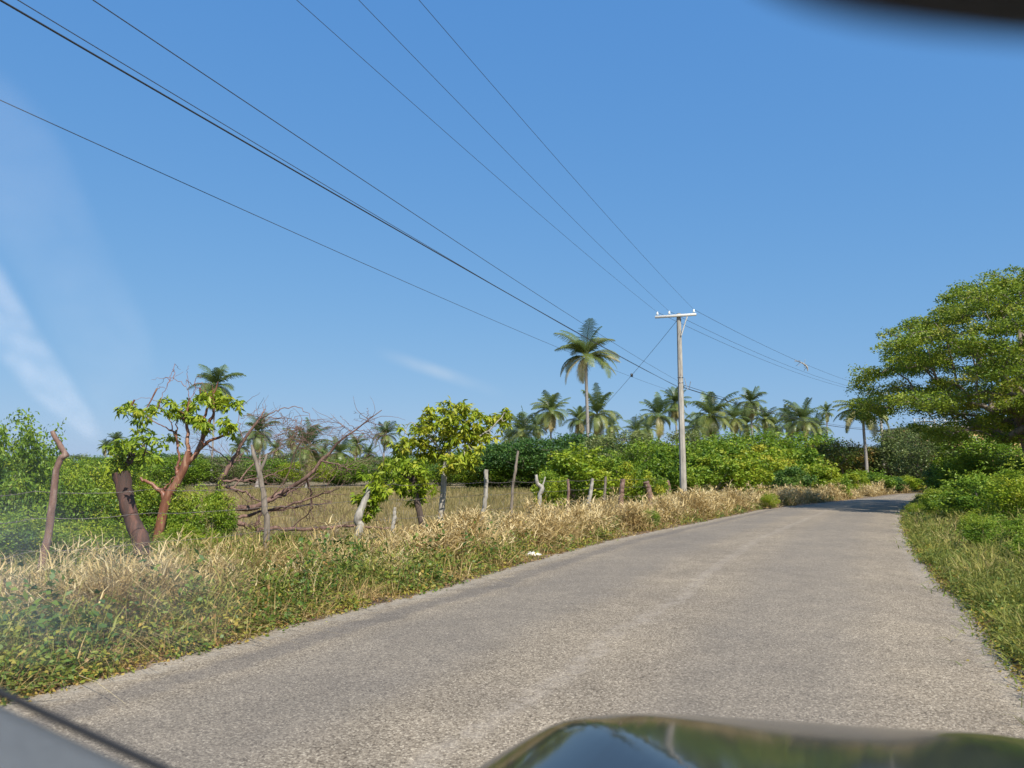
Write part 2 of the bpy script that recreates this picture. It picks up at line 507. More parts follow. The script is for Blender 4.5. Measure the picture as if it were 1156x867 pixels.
def road_material():
    m, N, L, b = new_mat('worn_chip_seal')
    tc = N.new('ShaderNodeTexCoord')
    at = N.new('ShaderNodeAttribute'); at.attribute_name = 'tint'        # 0 left edge .. 1 right edge
    def noise(scale, det=6, rough=.6):
        n = N.new('ShaderNodeTexNoise'); n.inputs['Scale'].default_value = scale; n.inputs['Detail'].default_value = det
        n.inputs['Roughness'].default_value = rough
        L.new(tc.outputs['Object'], n.inputs['Vector']); return n
    def math_(op, a, bb, clamp=False):
        n = N.new('ShaderNodeMath'); n.operation = op; n.use_clamp = clamp
        for i, x in enumerate((a, bb)):
            if isinstance(x, (int, float)): n.inputs[i].default_value = x
            else: L.new(x, n.inputs[i])
        return n.outputs[0]
    vo = N.new('ShaderNodeTexVoronoi'); vo.inputs['Scale'].default_value = 100
    L.new(tc.outputs['Object'], vo.inputs['Vector'])
    sep = N.new('ShaderNodeSeparateColor'); L.new(vo.outputs['Color'], sep.inputs[0])
    chips = ramp(N, [(.097, .077, .056), (.205, .168, .124), (.268, .222, .164), (.337, .284, .212), (.51, .438, .334)], [0, .25, .55, .85, 1])
    L.new(sep.outputs[0], chips.inputs[0])
    # dark binder between the chips
    gap = ramp(N, [(1, 1, 1), (.6, .59, .58)], [.45, .8])
    L.new(vo.outputs['Distance'], gap.inputs[0])
    mx = N.new('ShaderNodeMix'); mx.data_type = 'RGBA'; mx.blend_type = 'MULTIPLY'; mx.inputs[0].default_value = .8
    L.new(chips.outputs[0], mx.inputs[6]); L.new(gap.outputs[0], mx.inputs[7])
    # broad patches
    big = noise(.45, 5); rb = ramp(N, [(.84, .84, .85), (1.10, 1.09, 1.06)], [.35, .65]); L.new(big.outputs['Fac'], rb.inputs[0])
    mx2 = N.new('ShaderNodeMix'); mx2.data_type = 'RGBA'; mx2.blend_type = 'MULTIPLY'; mx2.inputs[0].default_value = 1
    L.new(mx.outputs[2], mx2.inputs[6]); L.new(rb.outputs[0], mx2.inputs[7])
    mid = noise(3.2, 6); rm = ramp(N, [(.86, .86, .86), (1.1, 1.1, 1.1)], [.3, .7]); L.new(mid.outputs['Fac'], rm.inputs[0])
    mx3 = N.new('ShaderNodeMix'); mx3.data_type = 'RGBA'; mx3.blend_type = 'MULTIPLY'; mx3.inputs[0].default_value = 1
    L.new(mx2.outputs[2], mx3.inputs[6]); L.new(rm.outputs[0], mx3.inputs[7])
    # wandering lateral coordinate
    wob = math_('MULTIPLY_ADD', big.outputs['Fac'], .05); N_ = wob.node; N_.inputs[2].default_value = -.025
    lat = math_('ADD', at.outputs['Fac'], wob)
    def band(center, half, soft):
        d = math_('ABSOLUTE', math_('SUBTRACT', lat, center), 0)
        mr = N.new('ShaderNodeMapRange'); mr.interpolation_type = 'SMOOTHSTEP'
        mr.inputs['From Min'].default_value = half; mr.inputs['From Max'].default_value = half + soft
        mr.inputs['To Min'].default_value = 1; mr.inputs['To Max'].default_value = 0
        L.new(d, mr.inputs['Value']); return mr.outputs[0]
    fine = noise(11, 4)
    rf = N.new('ShaderNodeMapRange'); rf.inputs['From Min'].default_value = .35; rf.inputs['From Max'].default_value = .6
    L.new(fine.outputs['Fac'], rf.inputs['Value'])
    cur = mx3.outputs[2]
    for c, h, s, col, k, broken in ((.505, .004, .018, (.38, .33, .27), .30, True), (0.0, .02, .05, (.36, .32, .26), .6, True),
                                    (.105, .012, .03, (.085, .08, .08), .42, False), (1.0, .015, .04, (.33, .29, .24), .5, True),
                                    (.27, .06, .1, (.13, .12, .11), .34, False), (.72, .06, .1, (.13, .12, .11), .30, False)):
        f = math_('MULTIPLY', band(c, h, s), k)
        if broken: f = math_('MULTIPLY', f, rf.outputs[0])
        x = N.new('ShaderNodeMix'); x.data_type = 'RGBA'; x.blend_type = 'MIX'
        L.new(f, x.inputs[0]); L.new(cur, x.inputs[6]); x.inputs[7].default_value = (*col, 1)
        cur = x.outputs[2]
    L.new(cur, b.inputs['Base Color'])
    b.inputs['Roughness'].default_value = .9
    b.inputs['Specular IOR Level'].default_value = .2
    bp = N.new('ShaderNodeBump'); bp.inputs['Strength'].default_value = .55; bp.inputs['Distance'].default_value = .006
    inv = math_('SUBTRACT', 1, vo.outputs['Distance'])
    L.new(inv, bp.inputs['Height']); L.new(bp.outputs[0], b.inputs['Normal'])
    return m

def build_road():
    n = 900
    def par(q):
        d = np.concatenate([[0], np.cumsum(np.linalg.norm(np.diff(q, axis=0), axis=1))])
        s = np.linspace(0, 1, n) ** 1.5 * d[-1]
        return np.stack([np.interp(s, d, q[:, 0]), np.interp(s, d, q[:, 1])], 1)
    a, c = par(Ls), par(Rs)
    ex = norm(a - c)
    a = a + ex * (rng.normal(0, .035, n) + .05 * np.sin(np.arange(n) * .21) * rng.uniform(0, 1, n))[:, None]
    c = c - ex * (rng.normal(0, .03, n))[:, None]
    nx = 13
    s = np.linspace(0, 1, nx)
    v = a[:, None, :] * (1 - s)[None, :, None] + c[:, None, :] * s[None, :, None]
    z = .012 + .05 * (1 - (2 * s - 1) ** 2)
    z[0] = z[-1] = .004
    z = np.broadcast_to(z, (n, nx))
    v = np.concatenate([v, z[..., None]], 2).reshape(-1, 3)
    k = (np.arange(n - 1)[:, None] * nx + np.arange(nx - 1)[None, :]).ravel()
    f = np.stack([k, k + 1, k + nx + 1, k + nx], 1)
    m = MB(); m.add(v, f, np.tile(s, n))
    return tag(m.build('road', road_material()), kind='structure')
road = build_road()

def shoulder(edge, w0, w1, name):
    m, N, L, b = new_mat(name + '_gravel')
    tc = N.new('ShaderNodeTexCoord')
    vo = N.new('ShaderNodeTexVoronoi'); vo.inputs['Scale'].default_value = 40
    L.new(tc.outputs['Object'], vo.inputs['Vector'])
    sep = N.new('ShaderNodeSeparateColor'); L.new(vo.outputs['Color'], sep.inputs[0])
    r = ramp(N, [(.12, .09, .06), (.25, .19, .13), (.40, .33, .26)]); L.new(sep.outputs[1], r.inputs[0])
    no = N.new('ShaderNodeTexNoise'); no.inputs['Scale'].default_value = 2.5; L.new(tc.outputs['Object'], no.inputs['Vector'])
    r2 = ramp(N, [(.28, .22, .17), (.8, .70, .6)], [.35, .65]); L.new(no.outputs['Fac'], r2.inputs[0])
    mx = N.new('ShaderNodeMix'); mx.data_type = 'RGBA'; mx.blend_type = 'MULTIPLY'; mx.inputs[0].default_value = 1
    L.new(r.outputs[0], mx.inputs[6]); L.new(r2.outputs[0], mx.inputs[7]); L.new(mx.outputs[2], b.inputs['Base Color'])
    b.inputs['Roughness'].default_value = .95
    bp = N.new('ShaderNodeBump'); bp.inputs['Strength'].default_value = .7; bp.inputs['Distance'].default_value = .01
    L.new(vo.outputs['Distance'], bp.inputs['Height']); L.new(bp.outputs[0], b.inputs['Normal'])
    q = edge.q[::3]; nn = edge.n[::3]
    k = len(q)
    a = q - nn * w0; c = q + nn * (w1 + rng.normal(0, .06, k))[:, None]
    v = np.concatenate([np.c_[a, np.full(k, .003)], np.c_[c, np.full(k, .003)]])
    i = np.arange(k - 1)
    f = np.stack([i, i + 1, k + i + 1, k + i], 1)
    mb = MB(); mb.add(v, f)
    o = mb.build(name, m)
    return tag(o, kind='structure')
shoulder(EL, .3, .45, 'road_shoulder')
shoulder(ER, .3, .35, 'road_shoulder')

# ------------------------------------------------------------------ verge grass (stuff)
def fountain(mb, centers, per, hgt, rad, lean, width, tint, tj=.18, bias=(0, 0)):
    """tussocks: blades rising and arching out from each centre"""
    n = len(centers)
    per_i = np.maximum(4, (per * rng.uniform(.5, 1.5, n)).astype(int))
    idx = np.repeat(np.arange(n), per_i)
    k = len(idx)
    th = rng.uniform(0, 2 * math.pi, k)
    rr = rad * np.sqrt(rng.uniform(0, 1, k))
    out = np.stack([np.cos(th), np.sin(th)], 1)
    base = np.c_[centers[idx] + out * rr[:, None], np.zeros(k)]
    H = (np.asarray(hgt)[idx] if np.ndim(hgt) else np.full(k, hgt)) * rng.uniform(.35, 1.15, k)
    ln = np.abs(rng.normal(0, lean, k))
    lv = np.c_[out * ln[:, None] + rng.normal(0, .12, (k, 2)) + np.array(bias), np.zeros(k)]
    W = (np.asarray(width)[idx] if np.ndim(width) else np.full(k, width)) * rng.uniform(.6, 1.4, k)
    T = (np.asarray(tint)[idx] if np.ndim(tint) else np.full(k, tint)) + rng.normal(0, tj, k)
    blades(mb, base, H, lv, W, T)

def stem_leaves(mb, centers, per, hgt, rad, length, width, tint, tj=.2, curl=1.2):
    """short curling grass leaves standing off the stems of a tussock, at all heights"""
    n = len(centers)
    per_i = np.maximum(4, (per * rng.uniform(.5, 1.5, n)).astype(int))
    idx = np.repeat(np.arange(n), per_i)
    k = len(idx)
    th = rng.uniform(0, 2 * math.pi, k)
    rr = np.abs(rng.normal(0, rad, k))
    H = np.asarray(hgt)[idx] if np.ndim(hgt) else np.full(k, hgt)
    z = H * rng.uniform(.08, 1.0, k) * np.exp(-(rr / (rad * 2.2)) ** 2)
    base = np.c_[centers[idx] + np.stack([np.cos(th), np.sin(th)], 1) * rr[:, None], z]
    a2 = th + rng.normal(0, 1.1, k)
    ln = rng.uniform(.3, 1.3, k) * curl
    lv = np.c_[np.cos(a2) * ln, np.sin(a2) * ln, -rng.uniform(-.1, .55, k) * (ln > .6)]
    L = length * rng.uniform(.5, 1.3, k)
    W = (np.asarray(width)[idx] if np.ndim(width) else np.full(k, width)) * rng.uniform(.6, 1.4, k)
    T = (np.asarray(tint)[idx] if np.ndim(tint) else np.full(k, tint)) + rng.normal(0, tj, k) + .15 * (z / H - .5)
    blades(mb, base, L, lv, W, T, 2)

def puffs(mb, centers, per, height, rad, length, width, tint, droop=.1):
    """low leafy weeds: leaves scattered through small mounds"""
    n = len(centers)
    per_i = np.maximum(3, (per * rng.uniform(.5, 1.5, n)).astype(int))
    idx = np.repeat(np.arange(n), per_i)
    k = len(idx)
    o = rng.normal(0, 1, (k, 2)) * (np.asarray(rad)[idx] if np.ndim(rad) else rad) * .6
    h = (np.asarray(height)[idx] if np.ndim(height) else np.full(k, height))
    z = h * rng.uniform(.05, 1, k) * np.exp(-(np.linalg.norm(o, axis=1) / ((np.asarray(rad)[idx] if np.ndim(rad) else rad) * 1.2)) ** 2)
    c = np.c_[centers[idx] + o, z + .01]
    sc = (np.asarray(length)[idx][:, None] if np.ndim(length) else length)
    T = (np.asarray(tint)[idx] if np.ndim(tint) else np.full(k, tint))
    leaves(mb, c, sc, sc * width, droop, .8, T)

def depths(n, y0, y1, p=1.0):
    """more points close to the camera"""
    u = rng.uniform(0, 1, n)
    return (y0 ** (-p) + u * (y1 ** (-p) - y0 ** (-p))) ** (-1 / p) if p else y0 + u * (y1 - y0)

def build_left_verge():
    straw, olive, weed = MB(), MB(), MB()
    # tall dry tussocks in a band beside the road
    n = 1150
    y = depths(n, 3.2, 60, .55)
    off = .5 + np.abs(rng.normal(0, .7, n)) + np.where(y < 9, .35, 0) + np.where((y >= 9) & (y < 12), .25, 0)
    den = vnoise(y, off, 3, 1.1)
    keep = (den > np.where(y < 11, .47, .2)) & (off < np.where(y < 11, 2.6, 2.1))
    y, off = y[keep], off[keep]
    c = EL.at(y, off)
    hh = vnoise(y, off, 5, 1.6)
    h = .80 * np.where(y > 12, 1.12, 1) * (.45 + .9 * hh) * np.clip(.5 + off * .6, .5, 1)
    w = np.clip(.007 + y * .0006, .009, .032)
    per = np.clip(95 - y * .8, 55, 90)
    tn = .6 + .5 * (vnoise(y, off, 8, 2) - .5) - np.where(y < 10.5, .2, 0)
    # the big collapsed heap by the pollard and smaller ones along the edge
    for (hx_, hy_, hr, hn, hh_) in ((-3.9, 6.9, .7, 34, .95), (-4.5, 6.6, .6, 16, .85), (-3.3, 7.7, .6, 20, .8), (-2.8, 8.7, .6, 16, .6), (-4.9, 6.3, .5, 10, .6), (-2.0, 10.1, .6, 14, .6), (-5.2, 7.3, .6, 9, .5)):
        a_ = rng.uniform(0, 6.28, hn); r_ = hr * np.sqrt(rng.uniform(0, 1, hn))
        c = np.vstack([c, np.c_[hx_ + r_ * np.cos(a_), hy_ + r_ * np.sin(a_)]])
        y = np.concatenate([y, np.full(hn, hy_)]); h = np.concatenate([h, hh_ * rng.uniform(.7, 1.2, hn)])
        w = np.concatenate([w, np.full(hn, .009)]); per = np.concatenate([per, np.full(hn, 80.)]); tn = np.concatenate([tn, rng.uniform(.5, .8, hn)])
    sb = np.array([.18, -.25])
    near = (y < 10.5)
    h = h * np.where((y > 9) & (y < 15), .85, 1) * np.where(near, .78, 1)
    fountain(straw, c, per * .28, h, .12, .4, w * .8, tn, .22, sb * .4)                 # standing stems
    fountain(straw, c[near], per[near] * .5, h[near] * .85, .2, 1.15, w[near], tn[near] - .05, .22, sb)     # stems bent over and broken
    fountain(straw, c, per * .35, h * .5, .3, 1.5, w * 1.1, tn - .42, .2)             # dead thatch at the foot
    stem_leaves(straw, c, per * np.where(near, .9, 1.7), h * .95, .24, .2, w * np.where(near, 1.0, 1.4), tn + .05, .25)
    # sparse broken straw nearer to the asphalt
    n = 800; y = depths(n, 3.2, 50, .7); off = rng.uniform(.1, 1.2, n)
    fountain(straw, EL.at(y, off), 22, rng.uniform(.15, .42, n), .12, 1.1, np.clip(.005 + y * .0005, .006, .02), .5)
    # olive grass between the straw and behind it, up to the fence
    n = 1300; y = depths(n, 3.5, 40, .5); off = rng.uniform(.35, 4.6, n)
    kk = ~((y > 12) & (off > 1.0) & (vnoise(y, off, 2, .7) > .35))
    y, off = y[kk], off[kk]
    ho = rng.uniform(.25, .65, len(y)) * np.where(y < 11, 1.0, .75)
    to = .4 + .55 * (vnoise(y, off, 4, 1.1) - .5)
    fountain(olive, EL.at(y, off), 14, ho, .2, .7, np.clip(.005 + y * .0005, .006, .02), to, .2)
    stem_leaves(olive, EL.at(y, off), 40, ho * .9, .22, .17, np.clip(.009 + y * .0006, .011, .026), to, .22)
    # broad-leaved weeds along the edge
    n = 2100; y = depths(n, 3.2, 30, .9); off = np.abs(rng.normal(.35, .45, n)) + .08
    kk = vnoise(y, off, 6, 1.9) > .45
    y, off = y[kk], off[kk]
    puffs(weed, EL.at(y, off), 32, rng.uniform(.1, .48, len(y)) * np.clip(.45 + off, .4, 1.15), .16, np.clip(.04 + y * .0018, .045, .1), .55, np.clip(.12 + .45 * vnoise(y, off, 9, 2.2) + rng.exponential(.12, len(y)), 0, .95))
    n = 850; y = depths(n, 3.5, 18, .8); off = rng.uniform(.5, 3.8, n)
    kk = vnoise(y, off, 3, 1.1) < .6
    y, off = y[kk], off[kk]; n = len(y)
    puffs(weed, EL.at(y, off), 40, rng.uniform(.2, .55, n), .2, np.clip(.04 + y * .0016, .04, .08), .5, np.clip(.08 + .35 * vnoise(y, off, 1, 2) + rng.exponential(.1, len(y)), 0, .9))
    # bigger-leaved dark weeds standing in small groups
    n = 90; y = depths(n, 4.2, 13, .8); off = rng.uniform(.3, 2.6, n)
    puffs(weed, EL.at(y, off), 45, rng.uniform(.4, .8, n), .17, .08, .55, rng.uniform(.12, .34, n), .0)
    # ground litter: low creeping leaves
    n = 1800; y = depths(n, 3.2, 30, .9); off = np.abs(rng.normal(.0, .28, n)) + .02
    puffs(weed, EL.at(y, off), 9, .05, .12, .04, .5, rng.uniform(.55, 1, n))
    tag(straw.build('dry_grass', M['straw']), 'tall straw-coloured dry grass heaped along the verge by the fence', 'grass', kind='stuff')
    tag(olive.build('olive_grass', M['olive']), 'olive green grass growing between the dry tussocks and the fence posts', 'grass', kind='stuff')
    tag(weed.build('verge_weeds', M['weed']), 'low green and yellow weeds along the road edge under the dry grass', 'weeds', kind='stuff')
build_left_verge()

def build_right_verge():
    grass, straw, weed = MB(), MB(), MB()
    n = 2300; y = depths(n, 3.2, 48, .7); off = rng.uniform(.12, 3.2, n) ** 1.0
    h = np.clip(.22 + off * .26, .2, .75) * rng.uniform(.6, 1.2, n)
    tg = .42 + .6 * (vnoise(y, off, 2, 1.3) - .5)
    wg = np.clip(.0035 + y * .0005, .005, .022)
    fountain(grass, ER.at(y, off), 24, h, .14, .38, wg, tg)
    stem_leaves(grass, ER.at(y, off), 34, h * .9, .18, .16, wg * 1.6, tg, .22)
    n = 2200; y = depths(n, 3.2, 34, .6); off = rng.uniform(.12, 3.2, n)
    kk = vnoise(y, off, 7, 1.2) > .33
    y, off = y[kk], off[kk]
    puffs(weed, ER.at(y, off), 40, rng.uniform(.2, .6, len(y)) * np.clip(.3 + off * .5, .3, 1.1), .2, np.clip(.035 + y * .0018, .045, .09), .55, .22 + .6 * (vnoise(y, off, 9, 1.7) - .3))
    n = 150; y = depths(n, 9, 30, .6); off = rng.uniform(.4, 2.6, n)
    fountain(straw, ER.at(y, off), 24, rng.uniform(.3, .55, n), .14, .6, np.clip(.004 + y * .0005, .005, .02), .6)
    n = 2600; y = depths(n, 3.2, 34, .9); off = np.abs(rng.normal(.25, .6, n)) + .04
    puffs(weed, ER.at(y, off), 26, rng.uniform(.08, .3, n) * np.clip(.4 + off, .4, 1.2), .14, np.clip(.03 + y * .0016, .035, .08), .5, .3 + .5 * (vnoise(y, off, 4, 2.2) - .35))
    n = 900; y = depths(n, 3.2, 30, .9); off = np.abs(rng.normal(0, .2, n)) + .01
    puffs(weed, ER.at(y, off), 8, .04, .1, .035, .5, rng.uniform(.5, 1, n))
    tag(grass.build('roadside_grass', M['olive']), 'yellow-green grass on the verge inside the bend', 'grass', kind='stuff')
    tag(straw.build('pale_dry_grass', M['straw']), 'pale dry grass tufts scattered in the verge inside the bend', 'grass', kind='stuff')
    tag(weed.build('creeping_weeds', M['weed']), 'small creeping green weeds along the asphalt under the big shade tree', 'weeds', kind='stuff')
build_right_verge()

def build_field():
    mb = MB()
    n = 42000
    x = rng.uniform(-58, 16, n)
    y = depths(n, 11, 74, .35)
    lx = np.interp(y, Ls[:, 1], Ls[:, 0])
    keep = (x < lx - 3.2 - .15 * y) & (np.abs(x) < y * .78 + 2)
    x, y = x[keep], y[keep]
    c = np.c_[x, y]
    far = np.clip((y - 52) / 14, 0, 1)
    tint = .52 + .5 * (vnoise(x, y, 3, .35) - .5) - .45 * far * vnoise(x, y, 6, .2)
    fountain(mb, c, 5, .24 + .22 * vnoise(x, y, 5, .5), .14, .35, np.clip(.004 + y * .0007, .008, .05), tint)
    tag(mb.build('pasture_grass', M['field']), 'short brown pasture grass covering the open field behind the fence', 'grass', kind='stuff')
build_field()

# ------------------------------------------------------------------ plant makers
def dome_points(n, rx, ry, z0, z1, shell=.55):
    """points through a dome, most of them near its surface"""
    u = norm(rng.normal(size=(n, 3)))
    r = shell + (1 - shell) * rng.uniform(0, 1, n) ** .5
    p = u * r[:, None]
    zc, hz = (z0 + z1) / 2, (z1 - z0) / 2
    return np.stack([p[:, 0] * rx, p[:, 1] * ry, zc + p[:, 2] * hz], 1)

def shrub_meshes(mat, h=2.6, r=1.6, lobes=26, per=230, leaf=.15, wid=.5, droop=.25, seed_tint=.45, spike=0.0, stems=5):
    """returns (foliage mesh, stem mesh); unit-size shrub standing on z = 0"""
    fo, st = MB(), MB()
    c = dome_points(lobes, r * .8, r * .8, h * .12, h * .86, .5)
    c[:, 2] = np.maximum(c[:, 2], .18 * h)
    for p in c:
        k = int(per * rng.uniform(.6, 1.4))
        s = rng.uniform(.15, .36) * r * np.array([1, 1, .75])
        q = norm(rng.normal(size=(k, 3))) * (rng.uniform(.45, 1.05, k) ** .6)[:, None] * s
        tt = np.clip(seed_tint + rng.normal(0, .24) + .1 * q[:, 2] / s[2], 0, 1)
        b = p + q
        b[:, 2] = np.maximum(b[:, 2], .03)
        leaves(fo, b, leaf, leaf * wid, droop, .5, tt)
        if spike and p[2] > h * .5:
            for _ in range(2):
                o = p + rng.normal(size=3) * .15 * r
                m = int(k * .12)
                tz = rng.uniform(0, 1, m)
                q2 = o + np.c_[rng.normal(0, .05 * r, (m, 2)), tz * spike * h] + np.array([rng.normal() * .1, rng.normal() * .1, 0]) * tz[:, None]
                leaves(fo, q2, leaf, leaf * wid, droop * .5, .4, seed_tint + .2)
    for _ in range(stems):
        a = rng.uniform(0, 6.28)
        e = c[rng.integers(len(c))]
        tube(st, smooth_line([[.12 * r * math.cos(a), .12 * r * math.sin(a), -.05], e * .5 + rng.normal(size=3) * .08, e], 6), np.linspace(.045, .012, 7)[:len(smooth_line([[0, 0, 0], [0, 0, 1], [0, 0, 2]], 6))], 5, .5, False)
    return fo.mesh('foliage', M[mat]), st.mesh('stem', M['bark'])

SHRUB = {}
for key, kw in {
    'lime': dict(mat='lime', leaf=.17, wid=.55, lobes=30, per=150, spike=.12),
    'lime2': dict(mat='lime', leaf=.16, wid=.5, lobes=26, per=170, h=2.3),
    'green': dict(mat='green', leaf=.17, wid=.5, lobes=32, per=160, spike=.1),
    'green2': dict(mat='green', leaf=.16, wid=.6, lobes=26, per=180, h=2.2, spike=.08),
    'dark': dict(mat='dark', leaf=.18, wid=.5, lobes=30, per=170),
    'grey': dict(mat='grey', leaf=.15, wid=.5, lobes=30, per=170, spike=.1),
    'rust': dict(mat='rust', leaf=.17, wid=.5, lobes=30, per=150),
}.items():
    SHRUB[key] = [shrub_meshes(**kw) for _ in range(2)]
# finer shrubs for the ones standing close to the camera
SHRUB['near_green'] = [shrub_meshes('green', leaf=.105, wid=.42, lobes=44, per=330, droop=.3, spike=.14) for _ in range(2)]
SHRUB['near_lime'] = [shrub_meshes('lime', leaf=.10, wid=.42, lobes=36, per=300, droop=.35, spike=.12) for _ in range(1)]
SHRUB['near_dark'] = [shrub_meshes('dark', leaf=.11, wid=.5, lobes=44, per=330, droop=.2, spike=.1) for _ in range(1)]

SHRUB_H = {'lime2': 2.3, 'green2': 2.2}
cnt_sh = 0
def shrub(px, top, d, wpx, kind, label, group=None, name='shrub', cat='shrub', base_off=0):
    """shrub whose crown spans wpx photo pixels at depth d and reaches photo row top"""
    global cnt_sh
    cnt_sh += 1
    b = GB(px, d)
    hh = P(px, top, d)[2]
    ww = wpx / F * d
    fo, st = SHRUB[kind][cnt_sh % len(SHRUB[kind])]
    e = empty(name, b, rng.uniform(0, 6.28), label, cat, group)
    sz = hh / (SHRUB_H.get(kind, 2.6) * .97)
    sx = ww / 3.0
    e.scale = (sx, sx, sz)
    inst('foliage', fo, e)
    inst('stem', st, e)
    return e

# ------------------------------------------------------------------ palms
def frond(mb, ang, elev, L, droop, tint, nl=26, wl=.55, leafw=.045, base=np.zeros(3), sway=0.0):
    """one feather frond: arched rachis with leaflets hanging along both sides"""
    out = np.array([math.cos(ang), math.sin(ang), 0])
    side = np.array([-math.sin(ang), math.cos(ang), 0])
    n = 9
    t = np.linspace(0, 1, n)
    th = elev - droop * t ** 1.4
    seg = L / (n - 1)
    pts = [base + out * .05]
    for i in range(1, n):
        pts.append(pts[-1] + (out * math.cos(th[i]) + np.array([0, 0, 1]) * math.sin(th[i]) + side * sway * t[i]) * seg)
    pts = np.array(pts)
    tube(mb, pts, np.linspace(.035, .008, n), 4, min(1, tint + .25), False)
    s = np.linspace(.14, .99, nl)
    idx = s * (n - 1)
    p = np.stack([np.interp(idx, np.arange(n), pts[:, k]) for k in range(3)], 1)
    tg = norm(np.stack([np.interp(idx, np.arange(n), np.gradient(pts[:, k])) for k in range(3)], 1))
    for sg in (-1, 1):
        ll = wl * np.sin(math.pi * np.clip(.12 + s * .86, 0, 1)) ** .6 * L / 3.6 * rng.uniform(.85, 1.15, nl)
        hang = rng.uniform(.35, .9, nl)
        d0 = norm(side * sg + tg * .55 + np.array([0, 0, .15]))
        d1 = norm(side * sg * .6 + tg * .55 - np.array([0, 0, 1]) * hang[:, None])
        m = p + d0 * ll[:, None] * .5
        e = m + d1 * ll[:, None] * .55
        w = tg * leafw * .5
        v = np.stack([p - w, p + w, m + w * .9, m - w * .9, e + w * .15, e - w * .15], 1).reshape(-1, 3)
        b = np.arange(nl)[:, None] * 6
        f = np.concatenate([b + np.array([0, 1, 2, 3]), b + np.array([3, 2, 4, 5])])
        tt = np.clip(tint + rng.normal(0, .07, nl) + .12 * s, 0, 1)
        mb.add(v, f, np.repeat(tt, 6))

def palm_crown(nf, L=3.5, nl=24, leafw=.10, dead=3, windy=.0, hang=0.0):
    mb = MB()
    for i in range(nf):
        a = i * 2.39996 + rng.normal(0, .25)
        k = i / (nf - 1)                     # 0 young upright .. 1 old hanging
        el = 1.5 - (2.0 + hang) * k ** .85 + rng.normal(0, .17)
        dr = .75 + .75 * k + rng.normal(0, .22)
        old = i >= nf - dead
        frond(mb, a, el - (.45 if old else 0), L * rng.uniform(.75, 1.1) * (.82 + .22 * math.sin(math.pi * min(1, k + .2))), dr, (.74 if old else .12 + .34 * k * rng.uniform(.3, 1.2)) + rng.normal(0, .06), nl, 1.15, leafw, sway=windy * rng.uniform(.5, 1.2))
    return mb.mesh('crown', M['palm'])

CROWNS = [palm_crown(30, leafw=.09, dead=4), palm_crown(36, leafw=.09, dead=8, hang=.25), palm_crown(26, leafw=.095, dead=4), palm_crown(40, leafw=.09, dead=11, hang=.35)]

def palm_trunk_obj(parent, h, r=.15, lean=(0, 0)):
    m = MB()
    z = np.linspace(0, 1, 12)
    pts = np.c_[lean[0] * (z ** 1.8 - z), lean[1] * (z ** 1.8 - z), h * z]
    tube(m, pts, r * (1.35 - .55 * z ** .5) + np.where(z < .05, .08, 0), 8, .5)
    return m.build('trunk', M['palm_trunk'], parent)

def palm(px, py, rpx, d, label, group='coconut palms over the far bush', var=None, squash=1.0):
    top = P(px, py, d)
    h = max(2.0, top[2])
    e = empty('coconut_palm', (top[0], d, 0), rng.uniform(0, 6.28), label, 'palm tree', group)
    palm_trunk_obj(e, h, .13, rng.normal(0, .8, 2))
    v = rng.integers(len(CROWNS)) if var is None else var
    c = inst('crown', CROWNS[v], e)
    c.location = (0, 0, h)
    s = rpx / F * d / 2.6
    c.scale = (s, s, s * squash)
    return e

